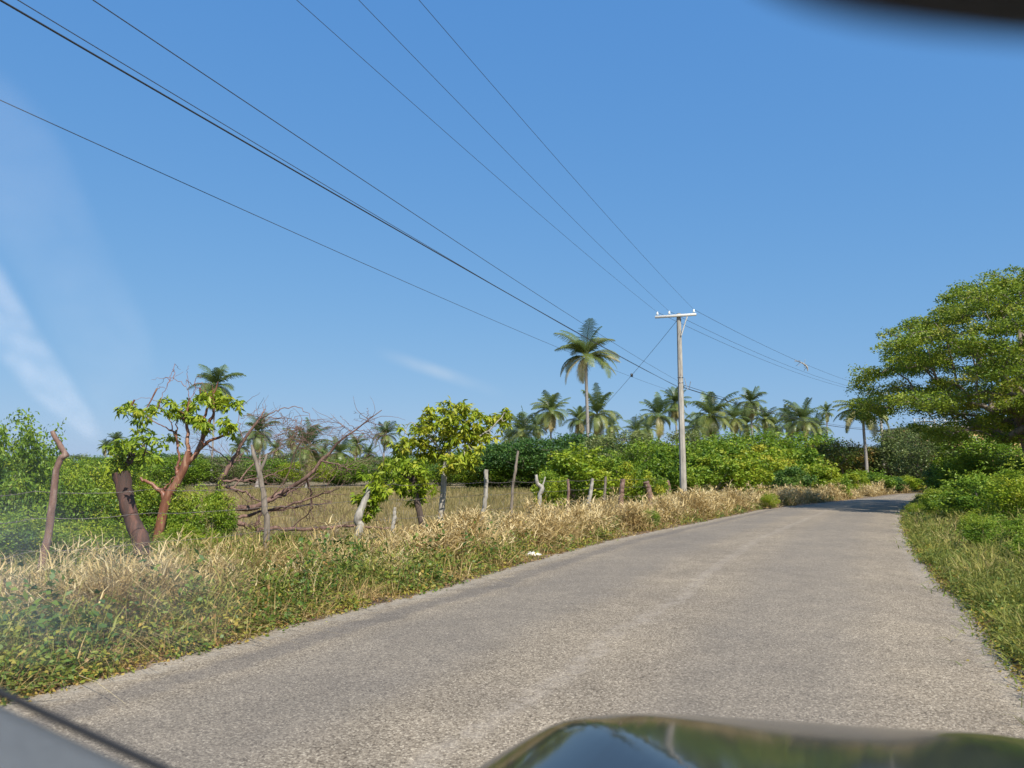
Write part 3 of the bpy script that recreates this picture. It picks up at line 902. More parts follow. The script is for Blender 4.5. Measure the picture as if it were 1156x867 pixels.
PALMS = [
    (119, 505, 7, 150, 'tiny distant palm just past the bent fence pole'),
    (131, 497, 9, 150, 'distant palm peeping over the bushes by the bushy stump'),
    (243, 436, 24, 105, 'tall palm rising directly behind the copper-barked tree'),
    (292, 489, 18, 80, 'ragged half-dead palm behind the fan of dead branches'),
    (329, 497, 9, 150, 'small far palm beside the wide low palm'),
    (347, 506, 25, 70, 'wide low palm with fronds drooping nearly to the bushes'),
    (312, 508, 10, 150, 'tiny palm between the ragged palm and the wide low palm'),
    (383, 512, 18, 95, 'squat palm seen through the bare branches next to the wide low palm'),
    (402, 503, 12, 130, 'slender pale palm above the squat one'),
    (416, 513, 10, 140, 'small palm in the gap before the round-headed palm'),
    (435, 491, 15, 110, 'round-headed palm standing clear above the white fence post'),
    (590, 488, 22, 105, 'yellowish palm above the dark trees at the field end'),
    (575, 497, 12, 120, 'small palm tucked against the yellowish palm'),
    (622, 464, 20, 100, 'tall tapering palm next to the tallest palm'),
    (654, 474, 15, 110, 'small palm half hidden by the trunk of the tallest palm'),
    (674, 468, 22, 95, 'palm with a skirt of dead fronds behind the tallest palm'),
    (718, 487, 14, 95, 'short palm low in the bush between the tallest palm and the pole'),
    (743, 470, 20, 80, 'palm with hanging brown skirt just before the power pole'),
    (762, 455, 15, 90, 'palm directly behind the power pole'),
    (803, 470, 27, 85, 'broad full palm just past the power pole'),
    (829, 473, 17, 90, 'narrow palm with bare pale stem beyond the broad palm'),
    (848, 455, 15, 100, 'taller palm sticking up from the middle of the clump'),
    (863, 473, 13, 95, 'dark palm at the far side of the clump'),
    (887, 467, 9, 130, 'small pale palm peeping over the clump'),
    (907, 475, 20, 85, 'low spreading palm ahead of the lone small palm'),
    (893, 478, 14, 100, 'bushy palm joined to the low spreading palm'),
    (786, 483, 17, 100, 'shorter palm tucked between the pole and the broad full palm'),
    (843, 480, 16, 105, 'low palm under the taller palm of the clump'),
    (872, 482, 15, 110, 'low dull palm at the foot of the clump'),
    (923, 484, 15, 100, 'low palm leaning out before the lone small palm'),
    (731, 484, 13, 105, 'small palm behind the palm with the hanging brown skirt'),
    (690, 482, 13, 115, 'small far palm to the pole side of the tallest palm'),
    (606, 482, 14, 115, 'small palm between the yellowish palm and the tapering palm'),
    (455, 508, 11, 140, 'tiny palm behind the arm of the small lime-leaved tree'),
    (365, 514, 12, 130, 'tiny palm between the wide low palm and the squat palm'),
    (270, 506, 12, 140, 'tiny palm between the copper-barked tree and the dead branches'),
    (933, 466, 8, 130, 'lone small palm standing in the sky gap before the shade tree'),
]
for i, (px, py, r_, d_, lab) in enumerate(PALMS):
    palm(px, py, r_, d_, lab, squash=1.12 + .2 * (i % 3 == 0))

def near_palm(px, py, rpx, d, label, nf, L, spec, base_px=None, trunk_r=.14):
    """palm whose fronds are parts of their own"""
    top = P(px, py, d)
    e = empty('coconut_palm', (top[0], d, 0), 0, label, 'palm tree', 'coconut palms over the far bush')
    m = MB()
    bx = GB(base_px if base_px else px, d)[0] - top[0]
    z = np.linspace(0, 1, 14)
    pts = np.c_[bx * (1 - z) ** 1.5 + .12 * np.sin(z * 5), .2 * np.sin(z * 4), top[2] * z]
    tube(m, pts, trunk_r * (1.3 - .55 * z ** .5), 9, .5)
    m.build('trunk', M['palm_trunk'], e)
    tip = pts[-1]
    for (a, el, dr, l, t) in spec:
        f = MB()
        frond(f, a, el, l, dr, t, 38, 1.0, .065, sway=rng.uniform(-.1, .45))
        o = f.build('frond', M['palm'], e)
        o.location = tip
    c = MB()
    for k in range(5):
        a = k * 1.26
        p = tip + np.array([.17 * math.cos(a), .17 * math.sin(a), -.28 - .05 * (k % 2)])
        u = np.linspace(0, math.pi, 6)
        tube(c, np.c_[np.full(6, p[0]), np.full(6, p[1]), p[2] - .12 * np.cos(u)], .1 * np.sin(u) + .004, 7, .3)
    c.build('coconut_cluster', M['bark_dark'], e)
    return e

sp = []
for i in range(20):
    k = i / 19
    a = i * 2.39996
    sp.append((a, 1.35 - 1.45 * k + rng.normal(0, .14), .8 + .8 * k, rng.uniform(2.9, 3.9), rng.uniform(.1, .34) + .12 * k))
# the yellow dead ones that hang on the shaded side
sp += [(rng.uniform(0, 6.28), rng.uniform(.2, 1.3), rng.uniform(.9, 1.4), rng.uniform(2.4, 3.2), rng.uniform(.1, .35)) for _ in range(3)]
sp += [(math.pi * 1.05, -.45, 1.0, 3.6, .9), (math.pi * 1.25, -.8, .8, 3.0, .85), (math.pi * .95, -.1, 1.2, 3.2, .8), (-.15, -.25, .7, 3.2, .55), (0.2, .15, .6, 3.3, .75), (-.5, .3, .9, 3.0, .5)]
near_palm(663, 402, 36, 68, 'tallest palm with yellow hanging fronds standing before the power pole', 24, 3, sp, base_px=661, trunk_r=.17)
sp = []
for i in range(22):
    k = i / 21
    a = i * 2.39996 + .5
    sp.append((a, .95 - 1.2 * k + rng.normal(0, .1), .9 + .5 * k, rng.uniform(2.4, 3.0), (.3 + .2 * k) if k < .75 else rng.uniform(.5, .72)))
near_palm(975, 463, 28, 66, 'palm with brown skirt and pale stem beside the second pole at the bend', 22, 3, sp, base_px=978, trunk_r=.14)

# ------------------------------------------------------------------ far trees
def tree_meshes(mat, h=6.0, r=3.4, tips=150, per=55, leaf=.3, zlo=.35, flat=.45, th=.3, bark='bark', seed_tint=.45):
    tp = dome_points(tips, r, r, h * zlo, h * .97, .55)
    A, par, tn = skeleton([[0, 0, -.1], [.05, 0, h * .1], [.1, .05, h * .22], [.05, 0, h * .34]], tp, .8, .2)
    w = MB(); wood(w, A, par, .018, th * .5)
    f = MB()
    n = len(tp)
    idx = np.repeat(np.arange(n), per)
    c = A[tn][idx] + rng.normal(0, 1, (n * per, 3)) * np.array([.42, .42, .42 * flat]) * (r / 3.4)
    tt = (seed_tint + rng.normal(0, .14, n))[idx]
    leaves(f, c, leaf, leaf * .5, .15, .7, tt)
    return f.mesh('crown', M[mat]), w.mesh('trunk', M[bark])

TREE = {
    'umbrella': [tree_meshes('dark', 6, 4.2, 230, 60, .26, .22, .35) for _ in range(2)],
    'bushy': [tree_meshes('green', 6, 3.2, 190, 60, .28, .03, .7) for _ in range(2)],
    'lime': [tree_meshes('lime', 6, 3.2, 150, 55, .26, .15, .7)],
    'grey': [tree_meshes('grey', 6, 3.4, 190, 55, .24, .06, .5)],
    'rust': [tree_meshes('rust', 6, 3.4, 150, 55, .26, .15, .45)],
}
cnt_tr = 0
def tree(px, top, d, wpx, kind, label, group=None, name='tree'):
    global cnt_tr
    cnt_tr += 1
    b = GB(px, d)
    e = empty(name, b, rng.uniform(0, 6.28), label, 'tree', group)
    cm, tm = TREE[kind][cnt_tr % len(TREE[kind])]
    s = wpx / F * d / (7.6 if kind == 'umbrella' else 6.2)
    e.scale = (s, s, P(px, top, d)[2] / 6.0)
    inst('crown', cm, e); inst('trunk', tm, e)
    return e

# dark umbrella trees along the end of the field
for a in [
    (528, 508, 74, 66, 'umbrella', 'dark low tree at the field end behind the lime-leaved tree'),
    (566, 499, 72, 90, 'umbrella', 'dark spreading tree below the yellowish palm'),
    (612, 493, 70, 105, 'umbrella', 'widest dark umbrella tree closing the open field'),
    (655, 488, 68, 90, 'umbrella', 'dark umbrella tree under the tallest palm'),
    (590, 520, 70, 70, 'bushy', 'bushy green growth under the dark umbrella trees'),
    (545, 522, 72, 60, 'bushy', 'green bush low at the field end past the pale upright post'),
    (640, 520, 66, 60, 'bushy', 'dark green bush at the field end beside the crooked post'),
    (700, 486, 58, 90, 'grey', 'grey-green tree between the tallest palm and the power pole'),
    (735, 495, 52, 70, 'bushy', 'bright green tree just before the power pole'),
    (950, 494, 70, 70, 'rust', 'rusty orange-green tree in front of the skirted palm'),
    (915, 488, 74, 80, 'bushy', 'green tree below the low spreading palm'),
    (862, 486, 70, 90, 'bushy', 'green tree under the palm clump past the pole'),
    (815, 488, 66, 80, 'bushy', 'green tree below the broad full palm'),
    (775, 484, 78, 60, 'grey', 'dull green tree behind the power pole'),
    (1030, 479, 68, 80, 'grey', 'grey-green feathery tree behind the second pole'),
    (1062, 482, 60, 80, 'grey', 'olive feathery tree at the bend under the shade tree'),
    (1012, 498, 72, 60, 'umbrella', 'dark tree behind the second pole and the skirted palm'),
    (985, 505, 74, 50, 'umbrella', 'dark low tree around the stem of the skirted palm'),
    (1108, 488, 58, 90, 'bushy', 'tall green tree behind the limbs of the shade tree'),
    (1150, 500, 55, 90, 'bushy', 'tall green tree behind the trunk of the shade tree'),
]:
    tree(*a)
# the bushy belt beyond the field
belt = [(60, 515, 62, 'bushy'), (110, 515, 60, 'bushy'), (160, 517, 60, 'bushy'), (205, 513, 66, 'bushy'), (250, 515, 60, 'grey'), (300, 517, 62, 'bushy'),
        (345, 520, 58, 'lime'), (385, 518, 60, 'bushy'), (425, 516, 60, 'grey'), (462, 512, 62, 'bushy'), (500, 512, 60, 'bushy')]
for i, (px, top, w, k) in enumerate(belt):
    tree(px, top, 84 + 6 * (i % 3), w, k, 'low bushy tree in the belt beyond the dry field', 'bushy trees beyond the field')
for i, px in enumerate(range(-10, 960, 44)):
    tree(px + rng.uniform(-8, 8), 513 + rng.uniform(-6, 5) - (10 if 560 < px else 0), 135 + rng.uniform(0, 25), 62, ('bushy', 'umbrella', 'grey')[i % 3], 'hazy low tree in the most distant row of bush', 'most distant trees')

# ------------------------------------------------------------------ shrubs past the left verge
for a in [
    (655, 500, 30, 96, 'lime', 'big lime-green bush around the fence posts before the power pole'),
    (622, 528, 27, 44, 'lime2', 'small lime bush beside the crooked pale post'),
    (712, 520, 31, 60, 'lime2', 'yellow-green bush between the big lime bush and the pole'),
    (747, 508, 37, 66, 'green', 'leafy green bush just before the pole base'),
    (735, 535, 30, 44, 'lime2', 'low yellow-green bush in front of the pole base'),
    (800, 510, 39, 74, 'green', 'tall green bush just past the power pole'),
    (783, 530, 38, 40, 'green2', 'low green bush behind the pale post past the power pole'),
    (835, 516, 40, 74, 'lime', 'lime bush behind the straw tussocks past the pole'),
    (868, 512, 46, 70, 'lime2', 'yellow-green bush behind the lime bush past the pole'),
    (812, 500, 52, 80, 'green', 'fresh green bush in the second row past the pole'),
    (858, 500, 56, 80, 'lime2', 'yellow-green bush in the second row under the palm clump'),
    (868, 555, 30.5, 24, 'near_lime', 'small bright bush growing out at the road edge'),
    (893, 524, 41, 48, 'dark', 'dark glossy bush set among lime ones near the bend'),
    (925, 520, 45, 56, 'lime', 'lime bush next to the dark glossy bush'),
    (947, 536, 43, 30, 'green2', 'green bush reaching the asphalt before the tree shadow'),
    (962, 528, 52, 44, 'lime2', 'yellow-green bush below the rusty tree'),
    (984, 530, 54, 46, 'green', 'green bush at the foot of the skirted palm'),
    (1003, 534, 56, 36, 'dark', 'dark bush at the foot of the second pole'),
    (1022, 536, 57, 42, 'lime', 'lime bush after the second pole at the bend'),
    (1048, 536, 60, 52, 'lime2', 'bright lime bush where the road disappears'),
    (1082, 530, 62, 60, 'green', 'green bush past the bend behind the verge'),
    (732, 574, 19.5, 24, 'near_green', 'small round green bush among the straw near the asphalt'),
    (900, 500, 60, 70, 'green2', 'green bush in the second row below the low spreading palm'),
    (770, 498, 50, 60, 'green', 'green bush rising behind the power pole'),
    (690, 510, 42, 60, 'green', 'mid green bush behind the yellow-green bush before the pole'),
]:
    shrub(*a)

# ------------------------------------------------------------------ near left bushes behind the fence
for a in [
    (10, 464, 10.5, 120, 'near_green', 'tall leafy bush at the fence with upright leafy tips'),
    (78, 520, 11.5, 100, 'near_green', 'green bush behind the bent fence pole'),
    (118, 512, 12.5, 110, 'near_lime', 'yellow-flecked bush between the bent pole and the bushy stump'),
    (170, 535, 13, 100, 'near_green', 'dense green bush behind the bushy stump'),
    (232, 545, 12.2, 74, 'near_green', 'rounded green bush covering the foot of the copper-barked tree'),
    (20, 570, 9.6, 120, 'near_green', 'low tangled bush at the foot of the bent pole'),
    (100, 580, 10.5, 120, 'near_lime', 'low weedy bush between the bent pole and the bushy stump'),
    (215, 590, 11.5, 90, 'near_lime', 'low yellow-green bush below the copper-barked tree'),
    (-60, 500, 12, 140, 'near_dark', 'dark green bush at the edge of the view by the fence'),
    (330, 600, 13.5, 44, 'near_green', 'small green bush among the dead branches'),
]:
    shrub(*a)

# ------------------------------------------------------------------ right side shrubs
for a in [
    (1128, 580, 12.5, 80, 'near_green', 'dark-stemmed green bush in the verge grass inside the bend'),
    (1160, 596, 10, 70, 'near_green', 'green bush at the edge of the view in the verge grass'),
    (1120, 528, 19, 120, 'near_green', 'big leafy bush under the trunk of the shade tree'),
    (1165, 520, 16, 120, 'near_lime', 'tall leafy bush at the edge of the view below the shade tree'),
    (1068, 548, 22, 60, 'near_green', 'green bush at the far end of the verge inside the bend'),
    (1090, 506, 29, 66, 'near_green', 'dark bush in the shade of the big tree'),
    (1075, 520, 33, 60, 'near_dark', 'dark bush further back under the big tree'),
    (1034, 566, 24, 26, 'near_lime', 'small pale green bush leaning over the asphalt inside the bend'),
    (1100, 575, 15, 46, 'near_lime', 'yellow-green bush beside the dark-stemmed one in the verge grass'),
    (1055, 552, 30, 40, 'near_lime', 'pale green bush where the verge meets the road'),
    (1130, 508, 34, 100, 'near_green', 'tall green shrub behind the trunk of the shade tree'),
]:
    shrub(*a)

# ------------------------------------------------------------------ big shade tree over the bend
def shade_tree():
    cx, cy, RX, RY = 21.6, 27.4, 7.9, 7.4
    cl = []          # foliage clumps, kept apart so that the sky shows between them
    def try_clump(x, y, z, rad, gap):
        p = np.array([x, y, z])
        for q, r_ in cl:
            d_ = (p - q) * np.array([1, 1, 1.5])
            if np.linalg.norm(d_) < (rad + r_) * gap: return
        cl.append((p, rad))
    for _ in range(2600):        # outer dome
        x, y = rng.uniform(-1, 1, 2)
        r = math.hypot(x, y)
        if r > 1: continue
        zt = 3.7 + 5.6 * math.sqrt(1 - r * r) ** .85
        try_clump(cx + x * RX, cy + y * RY, zt - rng.uniform(.1, .9), rng.uniform(.55, 1.25), .78)
    for _ in range(900):         # inner and lower tiers
        x, y = rng.uniform(-.85, .85, 2)
        r = math.hypot(x, y)
        if r > .85: continue
        zt = 3.7 + 5.6 * math.sqrt(1 - r * r) ** .85
        z = rng.uniform(3.3, max(3.5, zt - 1.6))
        if x < -.5 and z < 3.2 + 3.0 * (-x - .5): continue
        try_clump(cx + x * RX, cy + y * RY, z, rng.uniform(.5, 1.0), 1.0)
    for _ in range(60):          # low sunlit tiers on the near side
        a = rng.uniform(4.0, 5.0); k = rng.uniform(.5, .95)
        try_clump(cx + RX * k * math.cos(a), cy + RY * k * math.sin(a), rng.uniform(2.4, 4.4), rng.uniform(.5, .8), 1.0)
    for _ in range(60):          # hanging skirt towards the road
        a = rng.uniform(2.6, 3.9); k = rng.uniform(.35, .72)
        try_clump(cx + RX * k * math.cos(a), cy + RY * k * math.sin(a), rng.uniform(2.7, 4.4), rng.uniform(.45, .8), .8)
    tips, tsz = [], []
    for p, rad in cl:
        for _ in range(int(9 * rad ** 2) + 4):
            u = rng.normal(size=3); u /= np.linalg.norm(u)
            u *= rng.uniform(.2, 1) ** .5 * rad
            tips.append(p + u * np.array([1, 1, .42])); tsz.append(rng.uniform(.7, 1.15))
    tips = np.array(tips)
    trunk = [[19.4, 27.2, -.1], [19.1, 27.1, 1.0], [18.7, 27.0, 2.2], [18.3, 26.9, 3.3], [18.0, 26.8, 4.4]]
    A, par, tn = skeleton(trunk, tips, .5, .18, .05, 1.2)
    e = empty('shade_tree', (19.4, 27.2, 0), 0, 'huge spreading shade tree with sunlit crown reaching over the road bend', 'tree')
    off = np.array([19.4, 27.2, 0])
    w = MB(); wood(w, A - off, par, .012, .36, 8)
    w.build('trunk', M['bark'], e)
    f = MB()
    per = 115
    n = len(tips)
    idx = np.repeat(np.arange(n), per)
    sz = np.array(tsz)[idx][:, None]
    # flat pads of tiny leaflets
    pr = np.sqrt(rng.uniform(0, 1, n * per)); pa = rng.uniform(0, 6.283, n * per)
    c = A[tn][idx] - off + np.stack([np.cos(pa) * pr * .45, np.sin(pa) * pr * .45, rng.normal(0, .09, n * per) - .12 * pr ** 2], 1) * sz
    tt = (.55 + rng.normal(0, .2, n))[idx]
    leaves(f, c, .105, .058, .05, .35, tt)
    f.build('crown', M['canopy'], e)
shade_tree()

# ------------------------------------------------------------------ pruned, live and dead trees along the fence
def clusters(mb, cen, per, rad, length, width, droop, tint):
    """leaf rosettes: leaves hang outwards from several twig ends around each centre"""
    for c, k, r_ in cen:
        m = int(per * k)
        tw = max(4, int(m / 14))
        ends = c + np.clip(rng.normal(0, 1, (tw, 3)), -1.5, 1.5) * rad * r_ * np.array([1, 1, .75])
        idx = rng.integers(0, tw, m)
        b = ends[idx] + rng.normal(0, .022, (m, 3))
        leaves(mb, b, length, width, droop, .7, np.clip(tint + rng.normal(0, .12, tw)[idx], 0, 1))

def pix_tree(name, label, trunk, radii, d, clus, mat, bark, cat='tree', per=230, length=.15, width=.045, droop=.75, tint=.55, rad=.15, limbs=(), group=None, ext=None, depth_j=.3):
    base = GB(*((trunk[0][0], d)))
    e = empty(name, base, 0, label, cat, group)
    pts = [base + np.array([0, 0, -.1])] + [P(x, y, d + (q[0] if q else 0)) for x, y, *q in trunk[1:]]
    w = MB()
    sl = smooth_line(pts, 18)
    rr = np.interp(np.linspace(0, 1, len(sl)), np.linspace(0, 1, len(radii)), radii)
    tube(w, sl - base, rr, 10, .5, True, .05)
    grown, limb_lines = [sl - base], []
    for lb, r0, r1 in limbs:
        q = smooth_line([P(x, y, d + (z[0] if z else 0)) for x, y, *z in lb], 14) - base
        al = np.concatenate(grown)          # every limb grows out of the trunk or an earlier limb
        q += (al[np.argmin(np.linalg.norm(al - q[0], axis=1))] - q[0]) * np.linspace(1, 0, len(q))[:, None]
        q[1:] += rng.normal(0, .01, (len(q) - 1, 3))
        grown.append(q); limb_lines.append(q)
        tube(w, q, r0 + (min(r1, r0 * .35) - r0) * np.linspace(0, 1, len(q)) ** .9, 7, .5, True, .05)
    cen = []
    for x, y, k, *z in clus:
        cen.append((P(x, y, d + (z[0] if z else rng.normal(0, depth_j))) - base, k, k ** .5))
    # twigs from the trunk or limbs to the clusters
    if cen:
        nodes = [sl[len(sl) // 2:] - base]
        nodes += limb_lines
        nodes = np.concatenate(nodes)
        for c, k, r_ in cen:
            j = np.argmin(np.linalg.norm(nodes - c, axis=1))
            mid = (nodes[j] + c) / 2 + np.array([0, 0, -.04]) + rng.normal(0, .03, 3)
            tube(w, smooth_line([nodes[j], mid, c], 6), np.linspace(.016, .006, len(smooth_line([nodes[j], mid, c], 6))), 5, .5, False)
    w.build('trunk', M[bark], e)
    if cen:
        f = MB()
        clusters(f, cen, per, rad, length, width, droop, tint)
        f.build('crown', M[mat], e)
    return e

pix_tree('pollard_tree', 'thick dark stump of a pruned live fence tree with leafy sprouts on top',
         [(172, 0), (160, 615), (149, 588), (141, 558), (137, 533)], [.105, .092, .085, .085, .10], 8.9,
         [(136, 522, .7), (146, 514, .8), (156, 508, .9), (166, 502, .8), (130, 512, .6), (172, 512, .6), (150, 500, .7), (140, 505, .5), (160, 518, .6), (127, 525, .5), ],
         'lime', 'bark_pollard', per=120, length=.10, width=.036, rad=.10, tint=.42,
         limbs=[([(135, 535), (130, 518)], .03, .01), ([(139, 534), (148, 512)], .035, .01), ([(141, 535), (164, 500)], .03, .008)])

tw = []
for _ in range(16):      # wiry dead twigs above the crown
    x, y = rng.uniform(170, 262), rng.uniform(440, 470)
    dx = rng.uniform(-22, 22); dy = -rng.uniform(12, 34)
    z = rng.normal(0, .4)
    tw.append(([(x, y, z), (x + dx * .3, y + dy * .7, z), (x + dx, y + dy + rng.uniform(-2, 8), z)], .006, .003))
pix_tree('gumbo_limbo_tree', 'leaning tree with peeling copper-red trunk and drooping light green leaf tufts',
         [(178, 0), (186, 570), (199, 546), (208, 528), (213, 510)], [.085, .074, .068, .062, .056], 12.4,
         [(147, 464, 1.0), (157, 470, .8), (152, 457, .5), (176, 457, .5), (196, 460, .9), (207, 464, 1.1), (217, 470, 1.1), (226, 476, .9), (212, 456, .6), (231, 482, .6), (228, 452, .7),
          (240, 449, .9), (252, 448, 1.0), (262, 455, .8), (246, 458, .6), (252, 480, .8), (262, 485, .8), (196, 492, .4), (160, 480, .4)],
         'lime', 'bark_copper', per=110, length=.135, width=.042, rad=.11, tint=.55, droop=.95,
         limbs=[([(209, 528), (222, 512), (236, 498), (258, 490)], .048, .018), ([(212, 512), (211, 490), (210, 468), (214, 450)], .035, .012),
                ([(228, 505), (229, 480), (236, 455), (246, 430)], .035, .01), ([(222, 510), (240, 470), (240, 455)], .04, .012),
                ([(200, 542), (199, 530), (203, 515)], .045, .035), ([(183, 566), (182, 554), (170, 545), (159, 540)], .055, .03), ([(181, 556), (188, 550)], .04, .03),
                ([(172, 500), (185, 486), (198, 470)], .02, .012), ([(198, 470), (215, 476), (238, 486)], .02, .015), ([(185, 486), (172, 478), (160, 464)], .012, .005),
                ([(200, 508), (196, 490), (190, 472), (178, 460)], .014, .005), ([(186, 545), (200, 530), (205, 520)], .012, .006)] + tw)

pix_tree('fence_tree', 'bright lime-leaved tree on a slim pale stem with one arm stretched towards the palms',
         [(496, 0), (497, 590), (500, 560), (502, 528)], [.07, .065, .06, .055], 15.4,
         [(500, 470, 1.3), (512, 464, 1.5), (524, 466, 1.5), (536, 472, 1.2), (495, 482, 1.3), (508, 482, 1.6), (522, 484, 1.6), (534, 486, 1.2), (506, 496, 1.2), (520, 498, 1.2), (490, 468, .9),
          (482, 480, .8), (472, 482, .8), (464, 490, .9), (472, 500, .9), (460, 503, .9), (452, 508, .7), (466, 515, .8), (480, 505, .7),
          (548, 484, .7), (556, 478, .7), (563, 472, .6), (570, 466, .6), (552, 490, .5), (543, 494, .6), (571, 474, .4),
          (500, 515, 1.0), (512, 516, 1.1), (524, 514, .9), (533, 508, .8), (494, 508, .9), (508, 526, .7), (530, 520, .6)],
         'lime', 'bark_pale', per=150, length=.145, width=.05, rad=.14, tint=.68, droop=.75,
         limbs=[([(502, 530), (506, 510), (514, 490), (520, 470)], .05, .015), ([(504, 520), (490, 500), (478, 490), (470, 480)], .035, .012),
                ([(510, 505), (530, 498), (552, 486), (570, 466)], .03, .008), ([(490, 500), (470, 505), (455, 508)], .02, .008), ([(478, 490), (462, 478), (448, 520)], .012, .006)])

pix_tree('fence_tree', 'small lime-leaved tree on a bent almost black stem beside the slim pale stem',
         [(479, 0), (477, 597), (473, 575), (468, 552), (467, 530)], [.075, .065, .06, .06, .04], 14.4,
         [(455, 535, 1.1), (466, 540, 1.2), (443, 543, .9), (431, 545, .8), (460, 554, 1.0), (476, 545, 1.0), (450, 526, .9), (474, 532, .9), (421, 550, .7), (470, 566, .5), (482, 550, .7), (440, 532, .7), (432, 552, .5), (462, 528, .8)],
         'lime', 'bark_dark', per=140, length=.14, width=.047, rad=.12, tint=.6, droop=.8,
         limbs=[([(467, 545), (455, 535), (440, 540), (424, 548)], .03, .01), ([(468, 540), (476, 530)], .03, .01)])

def dead_tree():
    D = 13.2
    e = empty('dead_tree', GB(262, D), 0, 'fallen leafless tree with a fan of bare reddish branches behind the fence', 'tree')
    base = GB(262, D)
    w = MB()
    br = [
        ([(246, 570), (278, 575), (301, 566), (327, 552), (347, 537), (362, 522), (382, 501), (400, 486), (431, 458)], .085, .012, 0),
        ([(246, 570), (266, 588), (288, 598)], .085, .05, -.3),
        ([(248, 572), (250, 545), (262, 524), (276, 499), (296, 466), (300, 456)], .075, .012, .2),
        ([(294, 470), (305, 462), (316, 457), (334, 452), (346, 462), (354, 476)], .016, .006, .3),
        ([(316, 457), (322, 470), (328, 482)], .01, .004, .3),
        ([(258, 550), (278, 555), (294, 566)], .04, .02, -.5),
        ([(311, 586), (321, 575), (332, 561), (360, 534)], .045, .015, .5),
        ([(273, 588), (304, 579), (342, 572), (375, 566)], .045, .012, .8),
        ([(306, 594), (334, 580), (362, 565), (384, 550)], .04, .01, -.3),
        ([(304, 599), (362, 597), (398, 594), (440, 596)], .055, .03, 1.2),
        ([(253, 545), (291, 542), (329, 527)], .035, .008, .6),
        ([(222, 515), (250, 513), (275, 511)], .025, .012, 1.0),
        ([(276, 499), (270, 470), (278, 448), (294, 433)], .012, .004, .3),
        ([(296, 470), (327, 472), (347, 484)], .012, .004, -.4),
        ([(362, 525), (385, 529), (398, 537)], .02, .006, .2),
        ([(400, 486), (415, 488), (426, 496)], .012, .004, .2),
        ([(414, 475), (415, 462), (415, 455)], .008, .003, .1),
        ([(396, 490), (388, 476), (384, 466)], .008, .003, -.1),
        ([(347, 537), (352, 560), (348, 580), (320, 600)], .03, .012, .6),
        ([(276, 500), (290, 495), (310, 492), (330, 480)], .014, .004, .9),
        ([(262, 524), (240, 505), (225, 498)], .016, .005, .7),
        ([(255, 556), (285, 525), (320, 505), (352, 500)], .02, .005, 1.0),
        ([(301, 566), (318, 545), (338, 500), (344, 476)], .02, .005, -.5),
        ([(301, 566), (290, 590), (285, 606)], .03, .02, -.3),
    ]
    lines = []
    for pts, r0, r1, dz in br:
        n = len(pts)
        q = smooth_line([P(x, y, D + dz * (i / (n - 1)) + rng.normal(0, .08)) for i, (x, y) in enumerate(pts)], 20) - base
        q[1:-1] += rng.normal(0, .012, (len(q) - 2, 3))
        if lines:      # every bough grows out of an earlier one
            al = np.concatenate([l for l, _ in lines])
            j = np.argmin(np.linalg.norm(al - q[0], axis=1))
            sh = al[j] - q[0]
            q += sh * np.linspace(1, 0, len(q))[:, None]
        q[:, 2] = np.maximum(q[:, 2], .02)
        q[:, 2] = np.where(q[:, 2] > 2.2, 2.2 + (q[:, 2] - 2.2) * .8, q[:, 2])
        tube(w, q, np.linspace(r0 * .72, r1 * .6, len(q)), 7, .5, True, .05)
        lines.append((q, r0))
    def twig(p, d0, L, r, lvl):
        k = 5
        pts = [p]
        d_ = d0
        for _ in range(k):
            d_ = norm(d_ + rng.normal(0, .28, 3))
            pts.append(pts[-1] + d_ * L / k)
        pts = np.array(pts)
        pts[:, 2] = np.maximum(pts[:, 2], .03)
        pts[:, 2] = np.where(pts[:, 2] > 2.0, 2.0 + (pts[:, 2] - 2.0) * .68, pts[:, 2])
        tube(w, pts, np.linspace(r, r * .35, k + 1), 4, .5, False)
        if lvl > 0:
            for _ in range(rng.integers(1, 4)):
                j = rng.integers(1, k)
                twig(pts[j], norm(norm(pts[j + 1] - pts[j]) + rng.normal(0, .7, 3)), L * .6, r * .6, lvl - 1)
    for q, r0 in lines:
        for _ in range(8):
            j = rng.integers(len(q) // 4, len(q) - 1)
            t = norm(q[j + 1] - q[j])
            twig(q[j], norm(t + rng.normal(0, .75, 3) + np.array([0, 0, -.3])), rng.uniform(.3, .9), .0055, 2)
    w.build('trunk', M['dead'], e)
dead_tree()

